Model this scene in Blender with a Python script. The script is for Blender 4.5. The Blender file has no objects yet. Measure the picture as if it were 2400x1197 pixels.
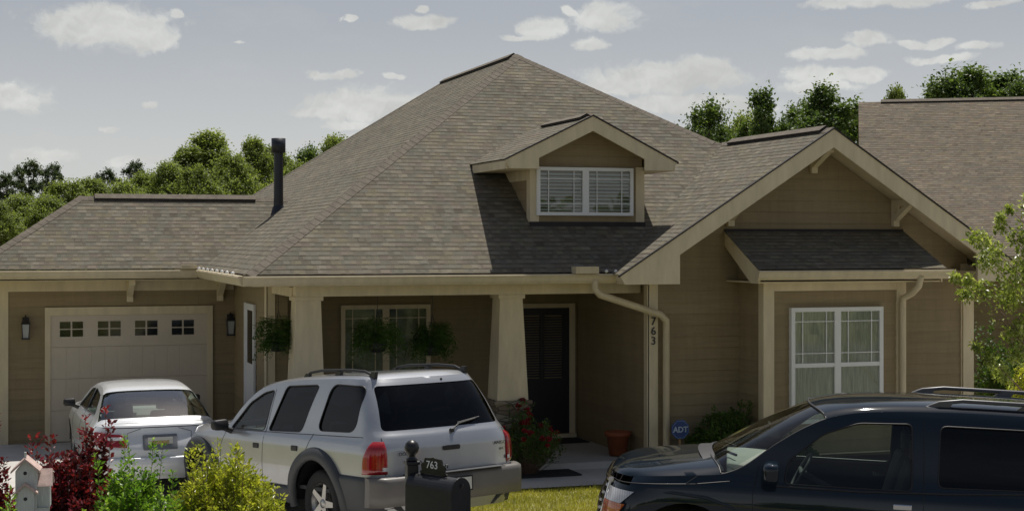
import bpy, bmesh, math, random
from mathutils import Vector, Matrix, noise
from mathutils.geometry import tessellate_polygon
R = math.radians
sc = bpy.context.scene
col = sc.collection

# ------------------------------------------------------------------ camera
EYE = 3.25; FPX = 3570.0; YAW = R(18.3); HOR = 565.0
cam_d = bpy.data.cameras.new('camera'); cam = bpy.data.objects.new('camera', cam_d); col.objects.link(cam)
cam.location = (0, 0, EYE); cam.rotation_euler = (R(90), 0, -YAW)
cam_d.sensor_width = 36; cam_d.lens = FPX / 2400 * 36; cam_d.shift_y = -(598.5 - HOR) / 2400
cam_d.clip_start = 0.1; cam_d.clip_end = 3000
sc.camera = cam
sc.view_settings.view_transform = 'Standard'; sc.view_settings.look = 'None'
sc.view_settings.gamma = 1; sc.view_settings.exposure = -0.12

def at(px, py, Y):                       # a point of the place seen at a pixel of the photograph, at depth Y
    a = YAW + math.atan((px - 1200) / FPX); X = Y * math.tan(a)
    d = Y * math.cos(YAW) + X * math.sin(YAW)
    return Vector((X, Y, EYE + (HOR - py) * d / FPX))

# ------------------------------------------------------------------ sun + sky
SUN = Vector((.22, .33, .92)).normalized()
sun_d = bpy.data.lights.new('sun', 'SUN'); sun = bpy.data.objects.new('sun', sun_d); col.objects.link(sun)
sun_d.energy = 5.0; sun_d.angle = R(0.53); sun_d.color = (1, .95, .87)
sun.rotation_euler = SUN.to_track_quat('Z', 'Y').to_euler(); sun.location = (0, 40, 60)
world = bpy.data.worlds.new('World'); sc.world = world; world.use_nodes = True
wt = world.node_tree; wt.nodes.clear()

class NT:                                # small node helper
    def __init__(s, tree): s.t = tree
    def n(s, kind, **kw):
        nd = s.t.nodes.new(kind)
        for k, v in kw.items():
            if k == 'ins':
                for i, val in v.items():
                    if isinstance(val, bpy.types.NodeSocket): s.t.links.new(val, nd.inputs[i])
                    else: nd.inputs[i].default_value = val
            else: setattr(nd, k, v)
        return nd
    def math(s, op, a, b=0.0, c=0.0):
        return s.n('ShaderNodeMath', operation=op, ins={0: a, 1: b, 2: c}).outputs[0]
    def ramp(s, fac, stops, interp='LINEAR'):
        r = s.n('ShaderNodeValToRGB', ins={0: fac}); r.color_ramp.interpolation = interp
        e = r.color_ramp.elements
        while len(e) < len(stops): e.new(.5)
        for el, (p, c) in zip(e, stops): el.position = p; el.color = (*c, 1) if len(c) == 3 else c
        return r.outputs[0]
    def mix(s, fac, a, b, mode='MIX'):
        m = s.n('ShaderNodeMix', data_type='RGBA', blend_type=mode)
        for i, v in ((0, fac), (6, a), (7, b)):
            if isinstance(v, bpy.types.NodeSocket): s.t.links.new(v, m.inputs[i])
            else: m.inputs[i].default_value = v if i == 0 else ((*v, 1) if len(v) == 3 else v)
        return m.outputs[2]

w = NT(wt)
sky = w.n('ShaderNodeTexSky', sky_type='NISHITA'); sky.sun_disc = False
sky.sun_elevation = math.asin(SUN.z); sky.sun_rotation = math.atan2(SUN.x, SUN.y)
sky.air_density = 1.0; sky.dust_density = 2.0; sky.ozone_density = 1.0; sky.altitude = 200
tc = w.n('ShaderNodeTexCoord')
sep = w.n('ShaderNodeSeparateXYZ', ins={0: tc.outputs['Generated']})
sat = w.n('ShaderNodeMapRange', ins={0: sep.outputs[2], 1: .12, 2: .6, 3: .36, 4: .85}).outputs[0]
hs = w.n('ShaderNodeHueSaturation', ins={'Saturation': sat, 'Value': .9, 'Color': sky.outputs[0]})
az = w.math('ARCTAN2', sep.outputs[0], sep.outputs[1]); el = w.math('ARCSINE', sep.outputs[2])
P0_ = w.n('ShaderNodeCombineXYZ', ins={0: az, 1: el}).outputs[0]
wa = w.n('ShaderNodeTexNoise', ins={'Vector': P0_, 'Scale': 30.0, 'Detail': 5.0, 'Roughness': .6})
P = w.n('ShaderNodeVectorMath', operation='MULTIPLY_ADD', ins={0: w.n('ShaderNodeVectorMath', operation='SUBTRACT', ins={0: wa.outputs['Color'], 1: (.5, .5, .5)}).outputs[0], 1: (.040, .014, 0), 2: P0_}).outputs[0]
wob = w.n('ShaderNodeTexNoise', ins={'Vector': P, 'Scale': 60.0, 'Detail': 6.0, 'Roughness': .62})
wob2 = w.n('ShaderNodeTexNoise', ins={'Vector': w.n('ShaderNodeMapping', ins={0: P, 3: (1, 2.4, 1)}).outputs[0], 'Scale': 9.0, 'Detail': 7.0, 'Roughness': .6})
CL = [(250, 62, 170, 48), (170, 55, 90, 32), (340, 88, 80, 24), (25, 225, 85, 34), (95, 365, 60, 18), (990, 52, 66, 15), (1020, 48, 40, 17), (985, 18, 22, 8),
      (1262, 66, 50, 24), (1225, 88, 48, 9), (1422, 44, 84, 30), (1330, 27, 22, 9), (1385, 102, 52, 15), (1560, 185, 190, 36), (1640, 165, 75, 32), (1440, 200, 80, 18),
      (1600, 245, 220, 22), (750, 178, 48, 13), (810, 176, 30, 11), (860, 245, 150, 36), (760, 262, 70, 12), (830, 290, 60, 10), (815, 46, 15, 8), (425, 34, 18, 10),
      (2030, 95, 50, 16), (2120, 105, 32, 9), (2185, 98, 38, 12), (2300, 110, 52, 12), (1940, 128, 90, 13), (1920, 175, 80, 20), (2020, 175, 60, 15), (1920, 205, 90, 15),
      (2060, 4, 160, 15), (350, 248, 25, 9), (255, 300, 22, 7), (905, 180, 25, 7), (2200, 140, 90, 10), (1780, 260, 60, 16), (330, 380, 80, 12), (1250, 320, 400, 20), (2330, 10, 60, 8), (560, 100, 20, 4)]
dmin = None
for (px, py, rx, ry) in CL:
    a = YAW + math.atan((px - 1200) / FPX); e = math.atan((HOR - py) / FPX * math.cos(a - YAW))
    ra = rx * 1.08 / FPX; re = ry * 1.2 / FPX
    v = w.n('ShaderNodeVectorMath', operation='MULTIPLY_ADD', ins={0: P, 1: (1 / ra, 1 / re, 0), 2: (-a / ra, -e / re, 0)}).outputs[0]
    d = w.n('ShaderNodeVectorMath', operation='LENGTH', ins={0: v}).outputs['Value']
    dmin = d if dmin is None else w.math('SMOOTH_MIN', dmin, d, .25)
dd = w.math('ADD', dmin, w.math('MULTIPLY', w.math('SUBTRACT', wob.outputs[0], .5), 1.5))
mask = w.n('ShaderNodeMapRange', interpolation_type='SMOOTHSTEP', ins={0: dd, 1: 1.10, 2: .58, 3: 0.0, 4: 1.0}).outputs[0]
wisp = w.n('ShaderNodeMapRange', ins={0: wob2.outputs[0], 1: .52, 2: .8, 3: 0.0, 4: .16}).outputs[0]
shade = w.n('ShaderNodeMapRange', ins={0: w.n('ShaderNodeTexNoise', ins={'Vector': P, 'Scale': 16.0, 'Detail': 4.0}).outputs[0], 1: .3, 2: .7, 3: .80, 4: 1.04}).outputs[0]
Pu = w.n('ShaderNodeVectorMath', operation='ADD', ins={0: P, 1: (-.0012, .0035, 0)}).outputs[0]
r1 = w.n('ShaderNodeTexNoise', ins={'Vector': P, 'Scale': 48.0, 'Detail': 3.0}).outputs[0]; r2 = w.n('ShaderNodeTexNoise', ins={'Vector': Pu, 'Scale': 48.0, 'Detail': 3.0}).outputs[0]
relief = w.n('ShaderNodeMapRange', ins={0: w.math('SUBTRACT', r1, r2), 1: -.09, 2: .09, 3: .93, 4: 1.05}).outputs[0]
shade = w.math('MULTIPLY', shade, relief)
m2 = w.math('MAXIMUM', w.math('MULTIPLY', mask, .86), wisp)
ccol = w.n('ShaderNodeVectorMath', operation='SCALE', ins={0: (10.6, 10.7, 10.3), 3: shade}).outputs[0]
# haze of the summer air: the sky is near uniform grey blue, paler towards the horizon
pale = w.n('ShaderNodeMapRange', ins={0: sep.outputs[2], 1: 0.12, 2: .45, 3: .62, 4: .0}).outputs[0]
hz_ = w.n('ShaderNodeMapRange', interpolation_type='SMOOTHSTEP', ins={0: sep.outputs[2], 1: 0.02, 2: .155, 3: 1.0, 4: 0.0}).outputs[0]
base = w.mix(pale, hs.outputs[0], w.mix(hz_, (7.1, 7.6, 8.4), (12.0, 12.2, 12.0)))
bgc = w.mix(m2, base, ccol)
bg = w.n('ShaderNodeBackground', ins={0: bgc, 1: .072})
w.n('ShaderNodeOutputWorld', ins={0: bg.outputs[0]})

# ------------------------------------------------------------------ materials
MATS = {}
def mat(name):
    m = bpy.data.materials.new(name); m.use_nodes = True
    nt = NT(m.node_tree); b = m.node_tree.nodes['Principled BSDF']
    MATS[name] = m
    return m, nt, b
def lnk(nt, a, b): nt.t.links.new(a, b)
def simple(name, c, rough=.6, metal=0, var=.12, scale=6, bump=0, coat=0, spec=.5, stretch=(1, 1, 1)):
    m, nt, b = mat(name)
    t = nt.n('ShaderNodeTexCoord')
    mp = nt.n('ShaderNodeMapping', ins={0: t.outputs['Object'], 3: stretch})
    no = nt.n('ShaderNodeTexNoise', ins={'Vector': mp.outputs[0], 'Scale': scale, 'Detail': 8.0, 'Roughness': .65})
    lo = tuple(x * (1 - var) for x in c); hi = tuple(min(1, x * (1 + var)) for x in c)
    lnk(nt, nt.ramp(no.outputs[0], [(.3, lo), (.7, hi)]), b.inputs['Base Color'])
    b.inputs['Roughness'].default_value = rough; b.inputs['Metallic'].default_value = metal
    b.inputs['Coat Weight'].default_value = coat; b.inputs['Specular IOR Level'].default_value = spec
    if bump:
        n2 = nt.n('ShaderNodeTexNoise', ins={'Vector': mp.outputs[0], 'Scale': scale * 12, 'Detail': 4.0})
        bp = nt.n('ShaderNodeBump', ins={'Strength': bump, 'Distance': .01, 'Height': n2.outputs[0]})
        lnk(nt, bp.outputs[0], b.inputs['Normal'])
    return m

def shingle_mat(name, tint=(1, 1, 1)):
    m, nt, b = mat(name)
    uv = nt.n('ShaderNodeUVMap').outputs[0]
    def brick(wd, off, sq):
        br = nt.n('ShaderNodeTexBrick', offset=off, offset_frequency=2, squash=sq, squash_frequency=3,
                  ins={'Vector': uv, 'Color1': (0, 0, 0, 1), 'Color2': (1, 1, 1, 1), 'Mortar': (.35, .35, .35, 1), 'Scale': 1.0,
                       'Mortar Size': .0015, 'Mortar Smooth': 0.0, 'Bias': 0.0, 'Brick Width': wd, 'Row Height': .108})
        return br
    b1 = brick(.135, .37, 1.25); b2 = brick(.082, .61, .75)
    t = lambda c: tuple(x * y for x, y in zip(c, tint))
    c1 = nt.ramp(b1.outputs[0], [(0, t((.102, .088, .070))), (.2, t((.150, .136, .112))), (.38, t((.135, .140, .120))), (.52, t((.190, .172, .118))), (.66, t((.178, .142, .124))), (.82, t((.160, .158, .142))), (1, t((.255, .228, .180)))])
    c2 = nt.ramp(b2.outputs[0], [(0, t((.095, .085, .072))), (.5, t((.165, .148, .118))), (1, t((.230, .208, .168)))])
    cm = nt.mix(.42, c1, c2)
    vv = nt.n('ShaderNodeSeparateXYZ', ins={0: uv}).outputs[1]
    fr_ = nt.math('FRACT', nt.math('DIVIDE', vv, .108))
    band = nt.n('ShaderNodeMapRange', ins={0: fr_, 1: .10, 2: .30, 3: 1.0, 4: 0.0}).outputs[0]
    seg = nt.n('ShaderNodeMapRange', ins={0: b2.outputs[0], 1: .40, 2: .55, 3: 0.12, 4: .85}).outputs[0]
    cm = nt.mix(nt.math('MULTIPLY', band, seg), cm, (.072, .062, .048))
    big = nt.n('ShaderNodeTexNoise', ins={'Vector': uv, 'Scale': .9, 'Detail': 5.0, 'Roughness': .6})
    cm = nt.mix(1.0, cm, nt.ramp(big.outputs[0], [(.3, (.86, .86, .83)), (.7, (1.1, 1.07, .99))]), 'MULTIPLY')
    gr = nt.n('ShaderNodeTexNoise', ins={'Vector': uv, 'Scale': 90.0, 'Detail': 3.0})
    cm = nt.mix(1.0, cm, nt.ramp(gr.outputs[0], [(.3, (.72, .72, .72)), (.7, (1.22, 1.22, 1.22))]), 'MULTIPLY')
    lnk(nt, cm, b.inputs['Base Color']); b.inputs['Roughness'].default_value = .93; b.inputs['Specular IOR Level'].default_value = .2
    hgt = nt.math('ADD', nt.math('MULTIPLY', b1.outputs[0], .6), nt.math('MULTIPLY', gr.outputs[0], .5))
    bp = nt.n('ShaderNodeBump', ins={'Strength': .6, 'Distance': .006, 'Height': hgt})
    lnk(nt, bp.outputs[0], b.inputs['Normal'])
    return m
def leaf_mat(name, cols, trans=.3, rough=.45, scale=1.5, spec=.4):
    m, nt, b = mat(name)
    g = nt.n('ShaderNodeNewGeometry'); t = nt.n('ShaderNodeTexCoord')
    no = nt.n('ShaderNodeTexNoise', ins={'Vector': t.outputs['Object'], 'Scale': scale, 'Detail': 4.0})
    oi = nt.n('ShaderNodeObjectInfo')
    f = nt.math('ADD', nt.math('MULTIPLY', g.outputs['Random Per Island'], .5), nt.math('MULTIPLY_ADD', no.outputs[0], 1.3, -.38))
    f = nt.math('ADD', f, nt.math('MULTIPLY_ADD', oi.outputs['Random'], .2, -.1))
    c = nt.ramp(f, [(i / (len(cols) - 1), cc) for i, cc in enumerate(cols)])
    lnk(nt, c, b.inputs['Base Color']); b.inputs['Roughness'].default_value = rough; b.inputs['Specular IOR Level'].default_value = spec
    tr = nt.n('ShaderNodeBsdfTranslucent', ins={0: nt.mix(1.0, c, (1.35, 1.45, .7), 'MULTIPLY')})
    ms = nt.n('ShaderNodeMixShader', ins={0: trans, 1: b.outputs[0], 2: tr.outputs[0]})
    lnk(nt, ms.outputs[0], nt.t.nodes['Material Output'].inputs[0])
    return m
def glass_mat(name, tint, refl=1.0, rough=.01):
    m, nt, b = mat(name); nt.t.nodes.remove(b)
    tr = nt.n('ShaderNodeBsdfTransparent', ins={0: (*tint, 1)})
    gl = nt.n('ShaderNodeBsdfGlossy', ins={0: (1, 1, 1, 1), 1: rough})
    fr = nt.n('ShaderNodeFresnel', ins={0: 1.52})
    f = nt.math('MULTIPLY', fr.outputs[0], refl)
    ms = nt.n('ShaderNodeMixShader', ins={0: f, 1: tr.outputs[0], 2: gl.outputs[0]})
    lnk(nt, ms.outputs[0], nt.t.nodes['Material Output'].inputs[0])
    return m
def paint_mat(name, c, metal, rough, flake=.04, ground_tint=None):
    m, nt, b = mat(name)
    t = nt.n('ShaderNodeTexCoord')
    no = nt.n('ShaderNodeTexNoise', ins={'Vector': t.outputs['Object'], 'Scale': 3.0, 'Detail': 6.0, 'Roughness': .7})
    base = nt.ramp(no.outputs[0], [(.3, tuple(x * .96 for x in c)), (.7, tuple(x * 1.04 for x in c))])
    if ground_tint:
        sp = nt.n('ShaderNodeSeparateXYZ', ins={0: t.outputs['Object']})
        k = nt.n('ShaderNodeMapRange', ins={0: nt.math('ADD', sp.outputs[2], nt.math('MULTIPLY_ADD', no.outputs[0], .5, -.25)), 1: .75, 2: .3, 3: 0.0, 4: .35}).outputs[0]  # brown reflection of the ground, painted into the lower body colour
        base = nt.mix(k, base, ground_tint)
    lnk(nt, base, b.inputs['Base Color'])
    b.inputs['Metallic'].default_value = metal; b.inputs['Roughness'].default_value = rough
    b.inputs['Coat Weight'].default_value = 1; b.inputs['Coat Roughness'].default_value = .04
    n2 = nt.n('ShaderNodeTexNoise', ins={'Vector': t.outputs['Object'], 'Scale': 1.7, 'Detail': 2.0})
    bp = nt.n('ShaderNodeBump', ins={'Strength': .12, 'Distance': .02, 'Height': n2.outputs[0]})
    lnk(nt, bp.outputs[0], b.inputs['Normal'])
    return m

M_SH = shingle_mat('shingles'); M_SH2 = shingle_mat('shingles_neighbour', (1.0, .93, .9))
def siding_mat():
    m, nt, b = mat('siding')
    uv = nt.n('ShaderNodeUVMap').outputs[0]
    br = nt.n('ShaderNodeTexBrick', offset=.37, offset_frequency=2, ins={'Vector': uv, 'Color1': (0, 0, 0, 1), 'Color2': (1, 1, 1, 1), 'Mortar': (0, 0, 0, 1), 'Scale': 1.0, 'Mortar Size': .002, 'Mortar Smooth': .2, 'Bias': 0.0, 'Brick Width': 3.1, 'Row Height': .165})
    c = nt.ramp(br.outputs[0], [(0, (.288, .228, .137)), (1, (.318, .252, .152))])
    mp = nt.n('ShaderNodeMapping', ins={0: uv, 3: (.7, 9, 1)})
    n1 = nt.n('ShaderNodeTexNoise', ins={'Vector': mp.outputs[0], 'Scale': 2.2, 'Detail': 8.0, 'Roughness': .7})
    n2 = nt.n('ShaderNodeTexNoise', ins={'Vector': nt.n('ShaderNodeMapping', ins={0: uv, 3: (2.5, .35, 1)}).outputs[0], 'Scale': 1.3, 'Detail': 6.0, 'Roughness': .7})
    c = nt.mix(1.0, c, nt.ramp(n1.outputs[0], [(.3, (.90, .90, .90)), (.7, (1.08, 1.07, 1.06))]), 'MULTIPLY')
    c = nt.mix(1.0, c, nt.ramp(n2.outputs[0], [(.3, (.86, .85, .84)), (.65, (1.06, 1.05, 1.05))]), 'MULTIPLY')
    c = nt.mix(nt.math('MULTIPLY', br.outputs['Fac'], .35), c, (.06, .045, .03))
    lnk(nt, c, b.inputs['Base Color']); b.inputs['Roughness'].default_value = .75; b.inputs['Specular IOR Level'].default_value = .3
    bp = nt.n('ShaderNodeBump', ins={'Strength': .25, 'Distance': .004, 'Height': n1.outputs[0]}); lnk(nt, bp.outputs[0], b.inputs['Normal'])
    return m
M_SIDE = siding_mat()
M_TRIM = simple('trim_paint', (.66, .565, .39), .6, var=.13, scale=2.2, stretch=(2.5, 2.5, .6))
M_GUT = simple('gutter_metal', (.58, .49, .33), .45, var=.12, scale=3, stretch=(2, 2, .5))
M_WHITE = simple('white_vinyl', (.78, .78, .78), .45, var=.03)
M_GDOOR = simple('garage_door_paint', (.60, .52, .42), .55, var=.05, scale=2, bump=.1)
M_DARK = simple('dark_metal', (.02, .02, .025), .4, var=.2)
M_PIPE = simple('pipe_black', (.018, .02, .03), .45, var=.2)
M_VENT = simple('ridge_vent', (.03, .025, .025), .8, var=.25, scale=20)
M_CAP = simple('ridge_cap', (.15, .128, .10), .95, var=.3, scale=9, bump=.3)
M_GLASS = glass_mat('window_glass', (.8, .85, .82), 1.6)
M_GLASSD = glass_mat('dark_glass', (.35, .38, .4), 1.5)
M_BLIND = simple('blinds', (.66, .66, .66), .6, var=.05)
M_CURT = simple('curtain', (.66, .65, .56), .9, var=.3, scale=5, stretch=(9, 9, .6))
M_ROOM = simple('painted_room', (.035, .04, .035), .9, var=.4, scale=2)  # dark backing sheet, the unlit room is put into its colour
M_PANE_REFL = simple('pane_reflection_tone', (.30, .31, .21), .9, var=.8, scale=2.0)  # lighter greenish tone paints the reflection showing in the porch window
M_DOOR = simple('front_door_paint', (.022, .022, .03), .45, var=.1)
M_SCREEN = simple('door_blinds', (.05, .05, .065), .6, var=.1)
M_STONE = None
def stone():
    m, nt, b = mat('ledge_stone')
    t = nt.n('ShaderNodeTexCoord')
    mp = nt.n('ShaderNodeMapping', ins={0: t.outputs['Object'], 3: (5, 5, 12)})
    vo = nt.n('ShaderNodeTexVoronoi', ins={'Vector': mp.outputs[0], 'Scale': 1.0}); ve = nt.n('ShaderNodeTexVoronoi', feature='DISTANCE_TO_EDGE', ins={'Vector': mp.outputs[0], 'Scale': 1.0})
    c = nt.ramp(nt.n('ShaderNodeSeparateColor', ins={0: vo.outputs['Color']}).outputs[0], [(0, (.16, .12, .08)), (.5, (.27, .22, .15)), (1, (.33, .3, .24))])
    c = nt.mix(nt.ramp(ve.outputs[0], [(0, (0, 0, 0)), (.08, (1, 1, 1))]), (.04, .035, .03), c)
    lnk(nt, c, b.inputs['Base Color']); b.inputs['Roughness'].default_value = .9
    bp = nt.n('ShaderNodeBump', ins={'Strength': .9, 'Distance': .02, 'Height': ve.outputs[0]}); lnk(nt, bp.outputs[0], b.inputs['Normal'])
    return m
M_STONE = stone()
M_CONC = simple('concrete', (.50, .48, .45), .9, var=.14, scale=1.3, bump=.3)
M_ASPH = simple('asphalt', (.13, .127, .12), .9, var=.25, scale=9, bump=.5)
M_GRASSB = simple('lawn_soil', (.20, .19, .055), .95, var=.35, scale=2.5, bump=.4)
M_MULCH = simple('mulch', (.06, .04, .028), .95, var=.5, scale=30, bump=.8)
M_MAT = simple('mat_rubber', (.022, .022, .024), .9, var=.3, scale=30, bump=.4)
M_TERRA = simple('terracotta', (.30, .085, .035), .8, var=.15, scale=8)
M_BLUE = simple('sign_blue', (.015, .05, .21), .4, var=.05)
M_WOOD = simple('stake_wood', (.40, .25, .12), .7, var=.2)
M_BARK = simple('bark', (.10, .075, .055), .95, var=.35, scale=8, bump=.6, stretch=(1, 1, .3))
M_TWIG = simple('twig', (.20, .13, .10), .9, var=.3, scale=20)
M_BIRD = simple('birdhouse_paint', (.60, .62, .58), .7, var=.16, scale=30, bump=.3, stretch=(4, 4, .4))
M_BROOF = simple('birdhouse_roof_copper', (.55, .40, .35), .6, var=.25, scale=25)
M_BLK = simple('cast_black', (.012, .012, .014), .38, var=.2, scale=12, bump=.1)
M_GREYBLK = simple('mailbox_black', (.016, .017, .02), .42, var=.25, scale=10)
M_RUB = simple('tyre_rubber', (.018, .018, .019), .85, var=.3, scale=10)
M_RIM = simple('alloy', (.5, .49, .47), .35, metal=.8, var=.1)
M_PLAST = simple('grey_cladding', (.05, .054, .058), .55, var=.1, scale=4)
M_BUMP = simple('bumper_grey', (.15, .14, .13), .42, var=.1, scale=3)
M_BLKP = simple('black_plastic', (.015, .015, .017), .5, var=.15)
M_INT = simple('car_interior', (.05, .055, .055), .8, var=.15)
M_INTL = simple('car_interior_light', (.30, .31, .28), .8, var=.1)
M_RED = None
def lens(name, c, emission=0):
    m, nt, b = mat(name)
    t = nt.n('ShaderNodeTexCoord')
    wv = nt.n('ShaderNodeTexWave', ins={'Vector': t.outputs['Object'], 'Scale': 14.0, 'Distortion': .4})
    lnk(nt, nt.ramp(wv.outputs[0], [(0, tuple(x * .75 for x in c)), (1, c)]), b.inputs['Base Color'])
    b.inputs['Roughness'].default_value = .12; b.inputs['Coat Weight'].default_value = 1
    return m
M_RED = lens('lamp_red', (.34, .008, .012)); M_CLR = lens('lamp_clear', (.62, .62, .64)); M_AMB = lens('lamp_amber', (.55, .13, .02))
M_CHROME = simple('chrome', (.7, .7, .72), .12, metal=1, var=.03)
M_PLATE = simple('plate_paint', (.55, .55, .52), .5, var=.1, scale=20)
M_SILV = paint_mat('paint_silver', (.43, .445, .47), .6, .33, ground_tint=(.22, .19, .15))
M_SED = paint_mat('paint_pale_silver', (.70, .72, .74), .15, .35)
M_BLACK = paint_mat('paint_black', (.010, .017, .026), 0, .5)
M_BLACK.node_tree.nodes['Principled BSDF'].inputs['Specular IOR Level'].default_value = .0
M_PEARL = paint_mat('paint_grey', (.45, .46, .48), .6, .3)
M_GT_DARK = glass_mat('car_glass_dark', (.02, .024, .03), .62)
M_GT_MID = glass_mat('car_glass_mid', (.28, .33, .33), .9)
M_GT_RC = glass_mat('rear_screen_glass', (.60, .68, .66), 2.4)
M_GT_CLR = glass_mat('car_glass_clear', (.72, .80, .76), .9)
L_FAR = leaf_mat('leaves_far', [(.08, .10, .034), (.165, .205, .06), (.265, .315, .095), (.38, .43, .16)], .38, .6, .45)
L_FARD = leaf_mat('leaves_pine', [(.035, .05, .028), (.06, .085, .042), (.095, .125, .06), (.14, .17, .08)], .3, .7, .5)
L_OAK = leaf_mat('leaves_oak', [(.034, .055, .020), (.075, .12, .036), (.135, .19, .058), (.22, .28, .09)], .35, .5, .6)
L_YEL = leaf_mat('leaves_yellow_green', [(.09, .12, .015), (.24, .28, .03), (.45, .45, .055), (.62, .57, .12)], .42, .32, 5, .5)
L_GRN = leaf_mat('leaves_fresh_green', [(.04, .09, .014), (.12, .24, .03), (.26, .42, .05), (.46, .55, .11)], .42, .32, 5, .5)
L_REDB = leaf_mat('leaves_red', [(.035, .012, .012), (.095, .014, .018), (.22, .018, .032), (.38, .05, .065)], .36, .35, 5, .5)
L_MAG = leaf_mat('leaves_sparse_tree', [(.08, .11, .025), (.22, .27, .055), (.42, .46, .14), (.66, .66, .34)], .4, .3, 3, .5)
L_SHADE = leaf_mat('leaves_shrub', [(.03, .055, .014), (.07, .13, .025), (.14, .23, .045)], .3, .5, 5)
L_FERN = leaf_mat('fern_fronds', [(.03, .07, .015), (.07, .14, .025), (.13, .22, .04)], .3, .6, 4)
L_PETAL = leaf_mat('petals_red', [(.20, .010, .02), (.32, .02, .035)], .3, .6, 5)
L_GRASS = leaf_mat('grass_blades', [(.20, .20, .04), (.33, .32, .065), (.46, .42, .10), (.52, .46, .15)], .35, .6, .9)

# ------------------------------------------------------------------ mesh helpers
class MB:
    def __init__(s): s.v = []; s.f = []; s.uv = {}; s.sm = set(); s.mi = {}
    def add(s, vs, fs, smooth=False, uvs=None, mi=0):
        o = len(s.v); s.v += [tuple(p) for p in vs]
        for i, f in enumerate(fs):
            if smooth: s.sm.add(len(s.f))
            if uvs: s.uv[len(s.f)] = uvs[i]
            if mi: s.mi[len(s.f)] = mi
            s.f.append(tuple(o + k for k in f))
    def box(s, x0, x1, y0, y1, z0, z1, M=None, mi=0):
        vs = [Vector((x, y, z)) for z in (z0, z1) for y in (y0, y1) for x in (x0, x1)]
        if M: vs = [M @ p for p in vs]
        s.add(vs, [(0, 2, 3, 1), (4, 5, 7, 6), (0, 1, 5, 4), (2, 6, 7, 3), (0, 4, 6, 2), (1, 3, 7, 5)], mi=mi)
    def prism(s, pts, d, mi=0):            # polygon of 3D points, extruded by vector d
        d = Vector(d); n = len(pts); P0 = [Vector(p) for p in pts]; P1 = [p + d for p in P0]
        s.add(P0 + P1, [tuple(range(n))[::-1], tuple(range(n, 2 * n))] + [(i, (i + 1) % n, n + (i + 1) % n, n + i) for i in range(n)], mi=mi)
    def tube(s, pts, r, seg=10, caps=True, mi=0):
        pts = [Vector(p) for p in pts]; rs = r if isinstance(r, (list, tuple)) else [r] * len(pts)
        vs = []; up = None
        for i, p in enumerate(pts):
            t = (pts[min(i + 1, len(pts) - 1)] - pts[max(i - 1, 0)]).normalized()
            if up is None: up = Vector((0, 0, 1)) if abs(t.z) < .9 else Vector((1, 0, 0))
            a = t.cross(up).normalized(); b = a.cross(t); up = b
            for k in range(seg):
                an = 2 * math.pi * k / seg; vs.append(p + (a * math.cos(an) + b * math.sin(an)) * rs[i])
        fs = [(i * seg + k, i * seg + (k + 1) % seg, (i + 1) * seg + (k + 1) % seg, (i + 1) * seg + k) for i in range(len(pts) - 1) for k in range(seg)]
        s.add(vs, fs, True, mi=mi)
        if caps:
            s.add(vs[:seg], [tuple(range(seg))[::-1]], mi=mi); s.add(vs[-seg:], [tuple(range(seg))], mi=mi)
    def lathe(s, prof, c, seg=20, axis='Z', M=None, mi=0):       # prof: (r, h)
        vs = []
        for (r, h) in prof:
            for k in range(seg):
                a = 2 * math.pi * k / seg
                p = Vector((r * math.cos(a), r * math.sin(a), h)) if axis == 'Z' else Vector((r * math.cos(a), h, r * math.sin(a)))
                p = p + Vector(c)
                vs.append(M @ p if M else p)
        fs = [(i * seg + k, i * seg + (k + 1) % seg, (i + 1) * seg + (k + 1) % seg, (i + 1) * seg + k) for i in range(len(prof) - 1) for k in range(seg)]
        s.add(vs, fs, True, mi=mi)
    def build(s, name, m=None, parent=None, smooth=False, recalc=True, bevel=0, mats=None):
        me = bpy.data.meshes.new(name); me.from_pydata(s.v, [], s.f); me.update()
        if s.uv:
            ul = me.uv_layers.new(name='UVMap')
            for p in me.polygons:
                u = s.uv.get(p.index)
                if u:
                    for li, q in zip(p.loop_indices, u): ul.data[li].uv = q
        for i in range(len(me.polygons)):
            if smooth or i in s.sm: me.polygons[i].use_smooth = True
            if i in s.mi: me.polygons[i].material_index = s.mi[i]
        for mm in (mats or [m]): me.materials.append(mm)
        if recalc and not s.uv:
            bm = bmesh.new(); bm.from_mesh(me); bmesh.ops.recalc_face_normals(bm, faces=bm.faces); bm.to_mesh(me); bm.free()
        o = bpy.data.objects.new(name, me); col.objects.link(o); o.parent = parent
        if bevel:
            b = o.modifiers.new('bevel', 'BEVEL'); b.width = bevel; b.segments = 2; b.limit_method = 'ANGLE'; b.angle_limit = R(40)
        return o
def tag(o, label=None, cat=None, group=None, kind=None):
    if label: o['label'] = label
    if cat: o['category'] = cat
    if group: o['group'] = group
    if kind: o['kind'] = kind
    return o
def thing(name, label, cat, loc=(0, 0, 0), rz=0, group=None):
    o = bpy.data.objects.new(name, None); col.objects.link(o); o.empty_display_size = .3
    o.location = loc; o.rotation_euler = (0, 0, rz)
    return tag(o, label, cat, group)
def copy_tree(o, parent=None):
    c = o.copy(); col.objects.link(c); c.parent = parent
    for ch in list(o.children): copy_tree(ch, c)
    return c

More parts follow.
